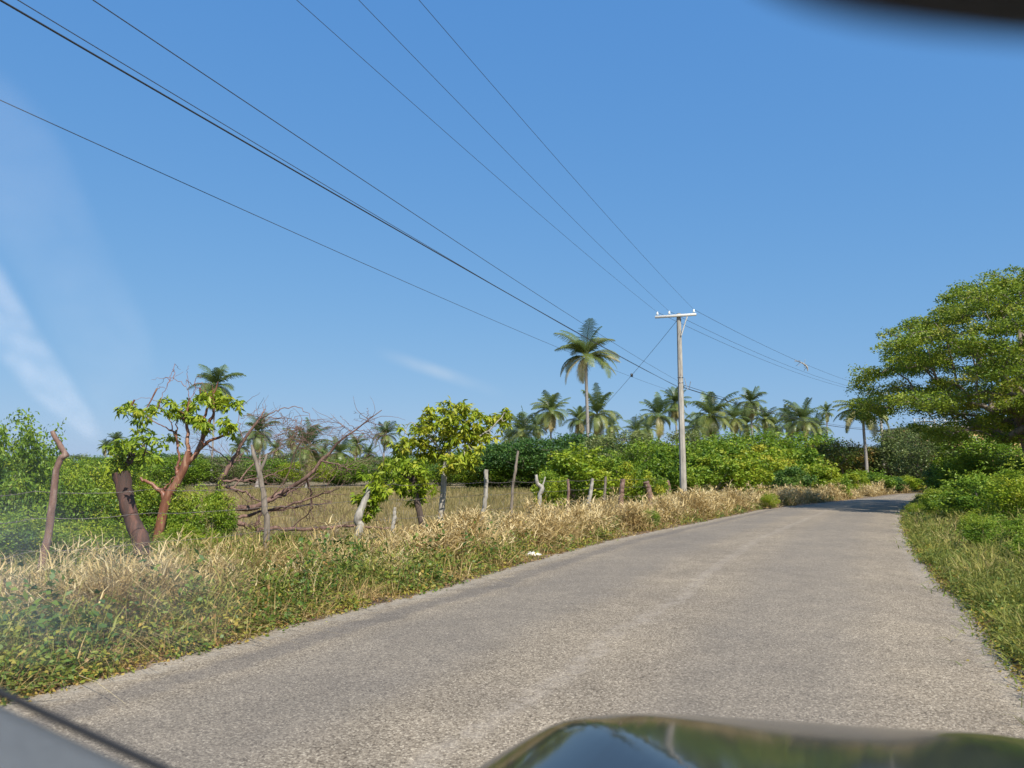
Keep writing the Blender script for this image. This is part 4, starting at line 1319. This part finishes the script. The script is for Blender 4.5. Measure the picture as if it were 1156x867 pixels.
# ------------------------------------------------------------------ fence posts and barbed wire
POSTS = [
    ([(42, 0), (47, 640), (56, 590), (61, 555), (67, 520), (74, 514), (66, 500), (59, 487)], [.045, .045, .042, .04, .036, .035, .03, .027], 7.9, 'bark_red', 'tall reddish fence pole with a sharp kink near its broken pale tip'),
    ([(303, 0), (301, 600), (299, 570), (294, 540), (287, 515), (284, 502)], [.055, .05, .048, .042, .035, .02], 10.8, 'bark', 'grey-brown forked fence pole standing in front of the dead branches'),
    ([(394, 0), (402, 612), (406, 596), (404, 585), (410, 570), (417, 551)], [.085, .08, .072, .085, .066, .045], 12.8, 'bark_pale', 'thick whitish knotted fence post leaning towards the road'),
    ([(442, 0), (443, 600), (445, 585), (446, 573)], [.05, .045, .042, .032], 13.8, 'bark_pale', 'short slim fence post with a bleached top'),
    ([(543, 0), (544, 584), (547, 570), (549, 550), (549, 530)], [.065, .06, .055, .055, .055], 17, 'bark_pale', 'stout pale fence post with a flat sawn top'),
    ([(577, 0), (577, 582), (579, 550), (582, 530), (585, 509)], [.045, .043, .04, .04, .033], 18.5, 'bark', 'tall thin fence pole in front of the dark umbrella trees'),
    ([(610, 0), (610, 575), (609, 560), (612, 551), (607, 546), (605, 536)], [.07, .065, .06, .075, .06, .045], 20, 'bark_pale', 'crooked pale fence post with a knob and forked top'),
    ([(641, 0), (641, 575), (642, 555), (641, 541)], [.06, .055, .05, .045], 22, 'bark_red', 'reddish fence post at the near side of the big lime bush'),
    ([(665, 0), (665, 568), (667, 555), (669, 540)], [.075, .07, .07, .055], 23.8, 'bark_pale', 'pale leaning fence post in front of the big lime bush'),
    ([(682, 0), (682, 565), (683, 552), (684, 538)], [.06, .055, .05, .045], 25.3, 'bark', 'grey fence post at the far side of the big lime bush'),
    ([(701, 0), (701, 563), (702, 552), (703, 541)], [.12, .11, .10, .10], 26.7, 'bark_red', 'stubby thick reddish fence post past the big lime bush'),
    ([(733, 0), (734, 562), (732, 552), (729, 544)], [.14, .13, .13, .15], 29.5, 'bark_red', 'broad red-barked stump in the fence before the power pole'),
    ([(756, 0), (756, 560), (755, 549), (753, 543)], [.10, .09, .09, .10], 32.5, 'bark_red', 'brown stump beside the power pole base'),
    ([(789, 0), (788, 560), (787, 548), (786, 535)], [.07, .065, .06, .05], 38, 'bark_pale', 'slim pale fence post just past the power pole'),
]
for pts, rad, d, mat, lab in POSTS:
    rad = [.85 * r_ for r_ in rad]
    base = GB(pts[0][0], d)
    m = MB()
    q = smooth_line([base + np.array([0, 0, -.15])] + [P(x, y, d) for x, y in pts[1:]], 24) - base
    q[3:-1] += rng.normal(0, .1, (len(q) - 4, 3)) * np.array([1, 1, 0]) * rad[0]
    tube(m, q, np.interp(np.linspace(0, 1, len(q)), np.linspace(0, 1, len(rad)), rad), 9, .5, True, .07)
    if 'forked' in lab:
        j = len(q) - 8
        tube(m, smooth_line([q[j], q[j] + np.array([.06, 0, .14]), q[j] + np.array([.09, .02, .26])], 6), [.03, .028, .024, .022, .02, .018, .016][:len(smooth_line([[0, 0, 0], [0, 0, 1], [0, 0, 2]], 6))], 6)
    o = m.build('fence_post', M[mat])
    o.location = base
    tag(o, lab, 'fence post', 'posts of the pasture fence')
    if d == 12.8:
        f = MB()
        clusters(f, [(P(x, y, d + .15) - base, k, k ** .5) for x, y, k in ((421, 545, .9), (427, 552, .8), (416, 558, .8), (412, 568, .7), (415, 578, .6), (409, 586, .4), (423, 560, .6))], 130, .12, .14, .05, .6, .45)
        f.build('foliage', M['lime'], o)

FW = [GB(-60, 6.6), GB(42, 7.9), GB(172, 8.9), GB(303, 10.8), GB(394, 12.8), GB(442, 13.8), GB(479, 14.4), GB(496, 15.4), GB(543, 17), GB(577, 18.5), GB(610, 20), GB(641, 22), GB(665, 23.8), GB(701, 26.7), GB(733, 29.5), GB(756, 32.5)]
for z, lab in ((.62, 'lowest rusty barbed wire strand strung along the pasture fence'), (.95, 'middle rusty barbed wire strand strung along the pasture fence'), (1.22, 'topmost rusty barbed wire strand strung along the pasture fence')):
    m = MB()
    pts = []
    for a, b in zip(FW[:-1], FW[1:]):
        for t in np.linspace(0, 1, 5, endpoint=False):
            p = a + (b - a) * t
            pts.append([p[0] + .05, p[1] - .1, z + rng.normal(0, .004) - .12 * t * (1 - t)])
    pts = np.array(pts)
    tube(m, pts, .0032, 5, .5)
    for a, b in zip(pts[:-1], pts[1:]):
        for t in np.arange(0, 1, .13 / max(np.linalg.norm(b - a), .13)):
            p = a + (b - a) * t
            v = norm(rng.normal(size=3)) * .018
            tube(m, np.array([p - v, p + v]), .0022, 4, .5, False)
    tag(m.build('barbed_wire', M['wire']), lab, 'wire', 'barbed wires of the pasture fence')

# ------------------------------------------------------------------ power poles and lines
POLE = GB(771, 35.0)
POLE2 = GB(998, 70.0)
PREV = np.array([POLE[0] - 19.5, POLE[1] - 43.5, 0])
def arm_dir(d):
    return np.array([math.cos(d), math.sin(d), 0])

def power_pole(base, h, lab, adir, offs, brace=True, r0=.165, r1=.105):
    e = empty('power_pole', base, 0, lab, 'power pole', 'concrete power poles along the road')
    m = MB()
    zz = np.linspace(-.2, h, 14)
    rr = r0 + (r1 - r0) * np.linspace(0, 1, 14)
    # octagonal tapered shaft
    tube(m, np.c_[np.zeros(14), np.zeros(14), zz], rr, 8, .5)
    o = m.build('shaft', M['concrete'], e, smooth=False)
    a = arm_dir(adir)
    fwd = np.array([-a[1], a[0], 0])
    m = MB()
    za = h - .13
    c = (offs[0] + offs[-1]) / 2
    box(m, a * c - fwd * (r1 + .055) + np.array([0, 0, za]), (abs(offs[-1] - offs[0]) + .22, .10, .115), adir, .5, .012)
    m.build('crossarm', M['white_paint'], e)
    for of in offs:
        m = MB()
        p = a * of - fwd * (r1 + .055) + np.array([0, 0, za + .058])
        z = np.array([0, .05, .05, .08, .10, .12, .13, .17, .19, .20])
        r = np.array([.012, .012, .055, .065, .04, .055, .035, .045, .035, .006])
        tube(m, np.c_[np.full(10, p[0]), np.full(10, p[1]), p[2] + z], r, 10, .5)
        m.build('insulator', M['porcelain'], e)
    if brace:
        m = MB()
        s = a * offs[-1] * .55 - fwd * (r1 + .06) + np.array([0, 0, za - .06])
        t = a * .11 - fwd * (r1 + .01) + np.array([0, 0, za - .95])
        mid = s + (t - s) * .25 + np.array([0, 0, -.02])
        tube(m, smooth_line([s, s + np.array([0, 0, -.08]), mid, t], 9), .032, 6, .5)
        m.build('brace', M['white_paint'], e)
    m = MB()
    for z in (h - .30, h - 3.05, h - 3.3):
        u = np.linspace(0, 2 * math.pi, 17)
        rz = np.interp(z, zz, rr) + .008
        tube(m, np.c_[rz * np.cos(u), rz * np.sin(u), np.full(17, z)], .014, 5, .5, False)
    # cable rack with drooping tail
    u = np.linspace(0, 1, 9)
    tube(m, np.c_[.16 + .25 * u, -.15 - .1 * u, h - 3.1 - .55 * np.sin(math.pi * u * .9)], .018, 5, .5)
    m.build('band', M['steel'], e)
    return a, fwd, za

AD = -R(20)
OFFS = (-.98, -.42, .72)
PH = P(771, 354, 35)[2]
a1, f1, za1 = power_pole(POLE, PH, 'pale concrete power pole with white crossarm rising from the roadside bushes', AD, OFFS)
AD2 = -R(36)
power_pole(POLE2, PH, 'second concrete power pole half hidden by the shade tree at the bend', AD2, OFFS, True)

def span(p, q, sag, n=40):
    t = np.linspace(0, 1, n)[:, None]
    x = p + (q - p) * t
    x[:, 2:] -= 4 * sag * t * (1 - t)
    return x

def through(A, px, py, sag=.45, ratio=1.9):
    """far end so that a sagging wire from A passes through the sight line of a photo pixel"""
    z = A[2] - .4
    for _ in range(12):
        r = ray(px, py)
        k = (z - CAMZ) / r[2]
        B = np.array([r[0] * k, r[1] * k, z])
        t = 1 / ratio
        z = A[2] - 4 * sag * t * (1 - t)
    C = A + (B - A) * ratio
    C[2] = A[2]
    return C

def cable(name, pts, r, mat, lab, grp):
    m = MB()
    tube(m, pts, r, 6, .5)
    return tag(m.build(name, M[mat]), lab, 'power line', grp)

grp = 'overhead lines between the power poles'
names = ['power line from the field-side tip of the crossarm', 'power line from the insulator beside the pole top', 'power line from the road-side tip of the crossarm']
tops1, tops2 = [], []
for of, pix, nm in zip(OFFS, ((335, 0), (405, 0), (473, 0)), names):
    A = POLE + a1 * of - f1 * .18 + np.array([0, 0, za1 + .24])
    C = through(A, *pix)
    cable('power_line', span(A, C, .45), .0048, 'conductor', nm + ', overhead', grp)
    a2 = arm_dir(AD2)
    B = POLE2 + a2 * of + np.array([0, 0, za1 + .24])
    tops1.append(A); tops2.append(B)
    cable('power_line', span(A, B, .55), .008, 'conductor', nm + ', towards the bend', grp)
low = [((0, 0), .30, .009, 'cable', 'thickest black cable strung below the crossarm', P(771, 437, 35)[2]),
       ((105, 0), .45, .005, 'conductor', 'thin line strung just above the thickest black cable', P(771, 430, 35)[2]),
       ((20, 0), .55, .004, 'conductor', 'thin line running close along the thickest black cable', P(771, 437, 35)[2] + .03),
       ((0, 113), .6, .004, 'conductor', 'lowest thin line crossing the sky beneath the thickest cable', P(771, 444, 35)[2])]
for pix, sag, r, mat, nm, z in low:
    A = np.array([POLE[0] - .16, POLE[1] - .1, z])
    C = through(A, *pix, sag=sag)
    cable('power_line', span(A, C, sag), r, mat, nm, grp)
for i, (dz, mat, r) in enumerate(((0, 'cable', .02), (.12, 'conductor', .011))):
    A = np.array([POLE[0] + .14, POLE[1] + .1, P(771, 437, 35)[2] + dz])
    B = np.array([POLE2[0], POLE2[1], P(771, 437, 35)[2] + dz])
    cable('power_line', span(A, B, .5), r, mat, ('thick black cable', 'thin line')[i] + ' going on from the pole towards the bend over the bushes', grp)
A = POLE + np.array([-.1, 0, PH - .35])
cable('power_line', span(A, P(640, 500, 62), .3), .010, 'conductor', 'slanting service line dropping from the pole top towards the palms', grp)
m = MB()
p = P(713, 420, 46.5)
box(m, (0, 0, 0), (.14, .1, .2), .5, .5, .02)
t0 = POLE + np.array([-.1, 0, PH - .35]); line = span(t0, P(640, 500, 62), .3, 200)
o = m.build('cable_clamp', M['cable']); o.location = line[int(np.argmin(np.abs((line[:, 0] / line[:, 1]) - (713 - 578) / F / cs)))]
tag(o, 'small dark clamp hanging on the slanting service line', 'clamp')
# scrap caught on the wire
line = span(tops1[2], tops2[2], .55, 300)
j = int(np.argmin(np.abs(line[:, 0] / line[:, 1] - (908 - 578) / F)))
c = line[j]
m = MB()
q = smooth_line([[-.55, -.3, .12], [-.25, -.1, .05], [0, 0, 0], [.2, .05, -.12], [.38, .1, -.28], [.42, .1, -.55]], 20)
tube(m, q, np.interp(np.linspace(0, 1, len(q)), [0, .4, .8, 1], [.015, .03, .055, .02]), 7, .5, True, .2)
for k in range(5):
    b_ = q[rng.integers(4, len(q))]
    tube(m, smooth_line([b_, b_ + rng.normal(0, .12, 3), b_ + rng.normal(0, .2, 3) - np.array([0, 0, .12])], 5), .012, 4, .5)
o = m.build('dry_frond_scrap', M['bark_pale']); o.location = c
tag(o, 'pale twisted scrap of dry frond caught on the power line', 'frond scrap')

# ------------------------------------------------------------------ the car the picture is taken from
HD = R(25.0)
FW_, RT_ = np.array([math.sin(HD), math.cos(HD), 0]), np.array([math.cos(HD), -math.sin(HD), 0])
car = empty('car', (0, 0, 0), -HD, 'dark car on the road seen from inside, hood and dashboard edge showing', 'car')
# local axes: x = across (right), y = forward, z up; the eye is at x = y = 0
def loc(p):
    return np.array([np.dot(p, RT_), np.dot(p, FW_), p[2]])
M['paint'] = plain_mat('car_paint', (.022, .024, .025), .09)
M['plastic'] = plain_mat('dash_plastic', (.095, .10, .10), .65, noise=.08, scale=180)
M['rubber'] = plain_mat('black_rubber', (.008, .008, .009), .6)
M['black_plastic'] = plain_mat('mirror_plastic', (.012, .013, .018), .6)

CXC, HW = .29, .99
def hood_top():
    nu, nv = 60, 90
    x = np.linspace(-1, 1, nv)
    yf = 1.80 - .30 * np.abs(x) ** 2.2 - .25 * np.abs(x) ** 8
    v = []
    for b in np.linspace(0, 1, nu) ** 1.6:
        for i in range(nv):
            y = yf[i] + (.62 - yf[i]) * b
            s1 = yf[i] - y
            s2 = (1 - abs(x[i])) * HW
            s = -math.log(math.exp(-s1 * 9) + math.exp(-s2 * 9)) / 9
            s = max(s, 0)
            z = .853 + .185 * min(s1, s2 * 1.6) - .03 * s1 * s1 + .058 * (1 - math.exp(-max(s, 0) / .085))
            xx = x[i] * HW
            z += .012 * math.exp(-((xx + .02 - .25 * (y - 1)) / .11) ** 2) * min(1, s1 * 4) + .012 * math.exp(-((xx - .02 + .25 * (y - 1)) / .11) ** 2) * min(1, s1 * 4)
            z += .022 * math.exp(-((abs(xx) - .72) / .16) ** 2) * min(1, s1 * 3)
            v.append([CXC + xx, y, z])
    k = (np.arange(nu - 1)[:, None] * nv + np.arange(nv - 1)[None, :]).ravel()
    f = np.stack([k, k + 1, k + nv + 1, k + nv], 1)
    m = MB(); m.add(v, f[:, ::-1])
    return m, x, yf
hm, hx, hyf = hood_top()
hm.build('hood', M['paint'], car)
m = MB()      # nose and fenders below the hood line
ring = np.concatenate([[[CXC - HW, .62, .9]], np.c_[CXC + hx * HW, hyf, np.full(len(hx), .853)], [[CXC + HW, .62, .9]]])
prof = [(0, 0, 0), (.05, .03, -.09), (.06, .035, -.25), (.03, .02, -.45), (-.02, 0, -.58)]
rows = []
cen = np.array([CXC, .6])
for o_, _, dz in prof:
    d2 = ring[:, :2] - cen
    k = 1 + o_ / np.maximum(np.linalg.norm(d2, axis=1), .1)
    rows.append(np.c_[cen + d2 * k[:, None], ring[:, 2] + dz])
nr = len(ring)
k = (np.arange(len(prof) - 1)[:, None] * nr + np.arange(nr - 1)[None, :]).ravel()
m.add(np.concatenate(rows), np.stack([k, k + 1, k + nr + 1, k + nr], 1))
m.build('front_body', M['paint'], car)
# dashboard corner with the black windscreen seal
e1, e2 = loc(P(0, 786, .56)), loc(P(172, 867, .53))
dv = e2 - e1
p0, p3 = e1 - dv * .35, e2 + dv * 3.2
m = MB()
n = 16
t = np.linspace(0, 1, n)
edge = p0 + (p3 - p0) * t[:, None]
rows = [edge + np.array([0, dy, dz]) for dy, dz in ((.035, -.05), (.0, -.006), (-.02, .0), (-.09, -.004), (-.16, .012), (-.40, .016), (-.46, -.01), (-.5, -.16))]
m.add(np.concatenate(rows), np.concatenate([np.stack([np.arange(n - 1) + i * n, np.arange(1, n) + i * n, np.arange(1, n) + (i + 1) * n, np.arange(n - 1) + (i + 1) * n], 1) for i in range(len(rows) - 1)])[:, ::-1])
m.build('dashboard', M['plastic'], car)
m = MB()
tube(m, edge + np.array([0, .004, .0]), .003, 8, .5)
m.build('windshield_seal', M['rubber'], car)
# rear-view mirror
mc = loc(P(1950, -338, .075))
m = MB()
u = np.linspace(0, 2 * math.pi, 40, endpoint=False)
sgn = lambda z: np.sign(z) * np.abs(z) ** .45
ox, oz = .095 * sgn(np.cos(u)), .032 * sgn(np.sin(u))
rows = []
for dy, k in ((-.014, .0), (-.014, .9), (-.012, 1.0), (.004, 1.0), (.02, .7), (.024, .0)):
    rows.append(np.c_[ox * k, np.full(40, dy), oz * k])
v = np.concatenate(rows)
kk = np.arange(40)
m.add(v + 0, np.concatenate([np.stack([kk + i * 40, (kk + 1) % 40 + i * 40, (kk + 1) % 40 + i * 40 + 40, kk + i * 40 + 40], 1) for i in range(5)]))
o = m.build('rear_view_mirror', M['black_plastic'], car)
o.location = mc + RT_ * 0 + RT_ * -.013 + FW_ * 0 + np.array([-.0085, -.0047, -.0010])
o.rotation_euler = (0, 0, HD)

# windscreen glass; sun glare and haze on its dust drawn in as pale films
M['glass'], N_, L_, b_ = new_mat('clear_glass')
tr = N_.new('ShaderNodeBsdfTransparent'); tr.inputs[0].default_value = (.985, .985, .985, 1)
L_.new(tr.outputs[0], N_['Material Output'].inputs[0])
GP, GN = np.array([0., .85, 1.17]), norm(np.array([0., math.sin(R(32)), math.cos(R(32))]))   # a point of the pane and its normal, in car axes
def pane(x, s):
    """x across, s metres up the slope from the base; the pane bulges slightly"""
    return np.array([CXC + x, GP[1] - s * math.cos(R(32)) - .10 * (x / .75) ** 2, GP[2] + s * math.sin(R(32))])
m = MB()
xs, ss = np.linspace(-.72, .72, 25), np.linspace(0, 1.0, 13)
v = np.array([pane(x, q) for q in ss for x in xs])
k = (np.arange(12)[:, None] * 25 + np.arange(24)[None, :]).ravel()
m.add(v, np.stack([k, k + 1, k + 26, k + 25], 1))
ws = m.build('windshield', M['glass'], car)
def glare_dust_mat(name, k, scale, col=(.95, .95, .93)):
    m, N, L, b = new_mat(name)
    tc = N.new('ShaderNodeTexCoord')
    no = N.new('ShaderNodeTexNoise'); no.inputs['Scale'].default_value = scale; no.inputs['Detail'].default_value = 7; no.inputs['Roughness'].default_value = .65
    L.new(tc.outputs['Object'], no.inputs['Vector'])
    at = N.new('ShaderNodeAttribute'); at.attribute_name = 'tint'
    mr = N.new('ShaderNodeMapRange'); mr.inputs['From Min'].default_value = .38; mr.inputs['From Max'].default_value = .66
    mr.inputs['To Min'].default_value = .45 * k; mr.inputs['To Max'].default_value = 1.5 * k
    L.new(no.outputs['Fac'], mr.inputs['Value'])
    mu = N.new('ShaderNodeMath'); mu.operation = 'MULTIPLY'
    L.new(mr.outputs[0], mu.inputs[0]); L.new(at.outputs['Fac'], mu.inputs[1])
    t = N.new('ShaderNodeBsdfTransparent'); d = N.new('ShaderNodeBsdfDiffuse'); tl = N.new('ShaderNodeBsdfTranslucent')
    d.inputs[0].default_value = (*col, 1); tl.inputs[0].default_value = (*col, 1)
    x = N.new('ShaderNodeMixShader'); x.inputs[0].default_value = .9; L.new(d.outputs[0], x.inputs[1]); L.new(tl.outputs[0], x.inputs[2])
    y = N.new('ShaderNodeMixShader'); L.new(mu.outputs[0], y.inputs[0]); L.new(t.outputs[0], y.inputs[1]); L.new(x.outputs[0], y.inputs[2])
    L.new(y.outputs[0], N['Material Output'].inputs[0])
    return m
def on_pane(px, py):
    d = loc(ray(px, py)); o = np.array([0, 0, CAMZ])
    k = .1
    for _ in range(30):      # walk to the curved pane
        p = o + d * k
        x = p[0] - CXC
        g_ = np.dot(p - np.array([0, GP[1] - .10 * (x / .75) ** 2, GP[2]]), GN)
        k -= g_ / max(abs(np.dot(d, GN)), .05) * (1 if np.dot(d, GN) > 0 else -1) * .8
    return o + d * k
def glare_dust(outline_a, outline_b, mat):
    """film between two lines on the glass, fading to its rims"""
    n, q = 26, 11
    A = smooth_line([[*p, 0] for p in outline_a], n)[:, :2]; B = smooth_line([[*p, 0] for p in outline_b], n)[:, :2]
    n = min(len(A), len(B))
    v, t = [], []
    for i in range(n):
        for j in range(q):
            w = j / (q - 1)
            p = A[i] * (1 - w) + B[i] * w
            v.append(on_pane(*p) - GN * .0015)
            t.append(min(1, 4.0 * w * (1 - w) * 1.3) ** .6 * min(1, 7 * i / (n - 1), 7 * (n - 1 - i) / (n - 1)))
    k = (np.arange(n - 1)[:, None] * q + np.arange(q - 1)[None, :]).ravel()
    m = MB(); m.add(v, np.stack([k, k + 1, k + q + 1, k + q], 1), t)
    m.build('glare_dust_film', mat, ws)
glare_dust([(-60, 210), (0, 290), (40, 360), (85, 430), (122, 495)], [(-60, 330), (0, 405), (40, 450), (85, 485), (112, 500)], glare_dust_mat('glare_dust_streak', .30, 55))  # sunbeam wedge on the dirty glass, its bright shape drawn in as film
glare_dust([(-80, 540), (60, 560), (180, 590), (300, 640)], [(-80, 800), (40, 770), (160, 760), (280, 720)], glare_dust_mat('low_haze', .05, 14))  # whitish haze put in as a faint film over the lower left
glare_dust([(-60, 20), (60, 130), (120, 260), (170, 360), (180, 440)], [(-60, 240), (-10, 280), (30, 330), (90, 430), (120, 470)], glare_dust_mat('thin_glare_dust', .075, 18))  # broader, weaker part of the glare, likewise drawn in as film

# house beyond the bend, glimpsed through the shade tree
M['ochre'] = bark_mat('ochre_plaster', (.42, .24, .10), (.50, .31, .15), scale=2, stretch=1, bump=.05)
hb = GB(1092, 92)
he = empty('house', hb, R(0), 'ochre house with flat roof and white railing glimpsed beyond the bend through the trees', 'house')
m = MB(); box(m, (0, 0, 3.35), (16.5, 8, 6.7), 0, .5, .03); m.build('wall', M['ochre'], he)
m = MB(); box(m, (0, -.1, 6.83), (17.3, 9, .24), 0, .5, .03); m.build('roof', M['concrete'], he)
m = MB()
for x in np.linspace(-8.4, 8.4, 15): box(m, (x, -4.4, 7.35), (.08, .08, .8), 0)
for z in (7.2, 7.5, 7.78): box(m, (0, -4.45, z), (16.9, .05, .06), 0)
m.build('railing', M['white_paint'], he)
for x in (-5.5, -1.8, 1.9, 5.6):
    m = MB()
    box(m, (x, -4.03, 5.0), (1.5, .1, 1.5), 0); o = m.build('window', M['white_paint'], he)
    m = MB(); box(m, (x, -4.09, 5.0), (1.3, .06, 1.3), 0); m.build('pane', M['rubber'], o)
# litter
g0 = G(609, 629)
m = MB()
u = np.linspace(0, 2 * math.pi, 14, endpoint=False)
rows = []
for i, (r_, z_) in enumerate(((.0, .003), (.085, .003), (.10, .03), (.06, .075), (.0, .08))):
    rr = r_ * (1 + .25 * np.sin(3 * u + i) + rng.normal(0, .12, 14))
    rows.append(np.c_[rr * np.cos(u) * 1.3, rr * np.sin(u), np.full(14, z_) + rng.normal(0, .004, 14) * (z_ > .01)])
k = np.arange(14)
m.add(np.concatenate(rows), np.concatenate([np.stack([k + i * 14, (k + 1) % 14 + i * 14, (k + 1) % 14 + i * 14 + 14, k + i * 14 + 14], 1) for i in range(4)]))
o = m.build('paper_scrap', M['white_paint']); o.location = (g0[0] - .12, g0[1] + .05, .006)
tag(o, 'crumpled white paper scrap lying at the asphalt edge below the dry grass', 'litter')
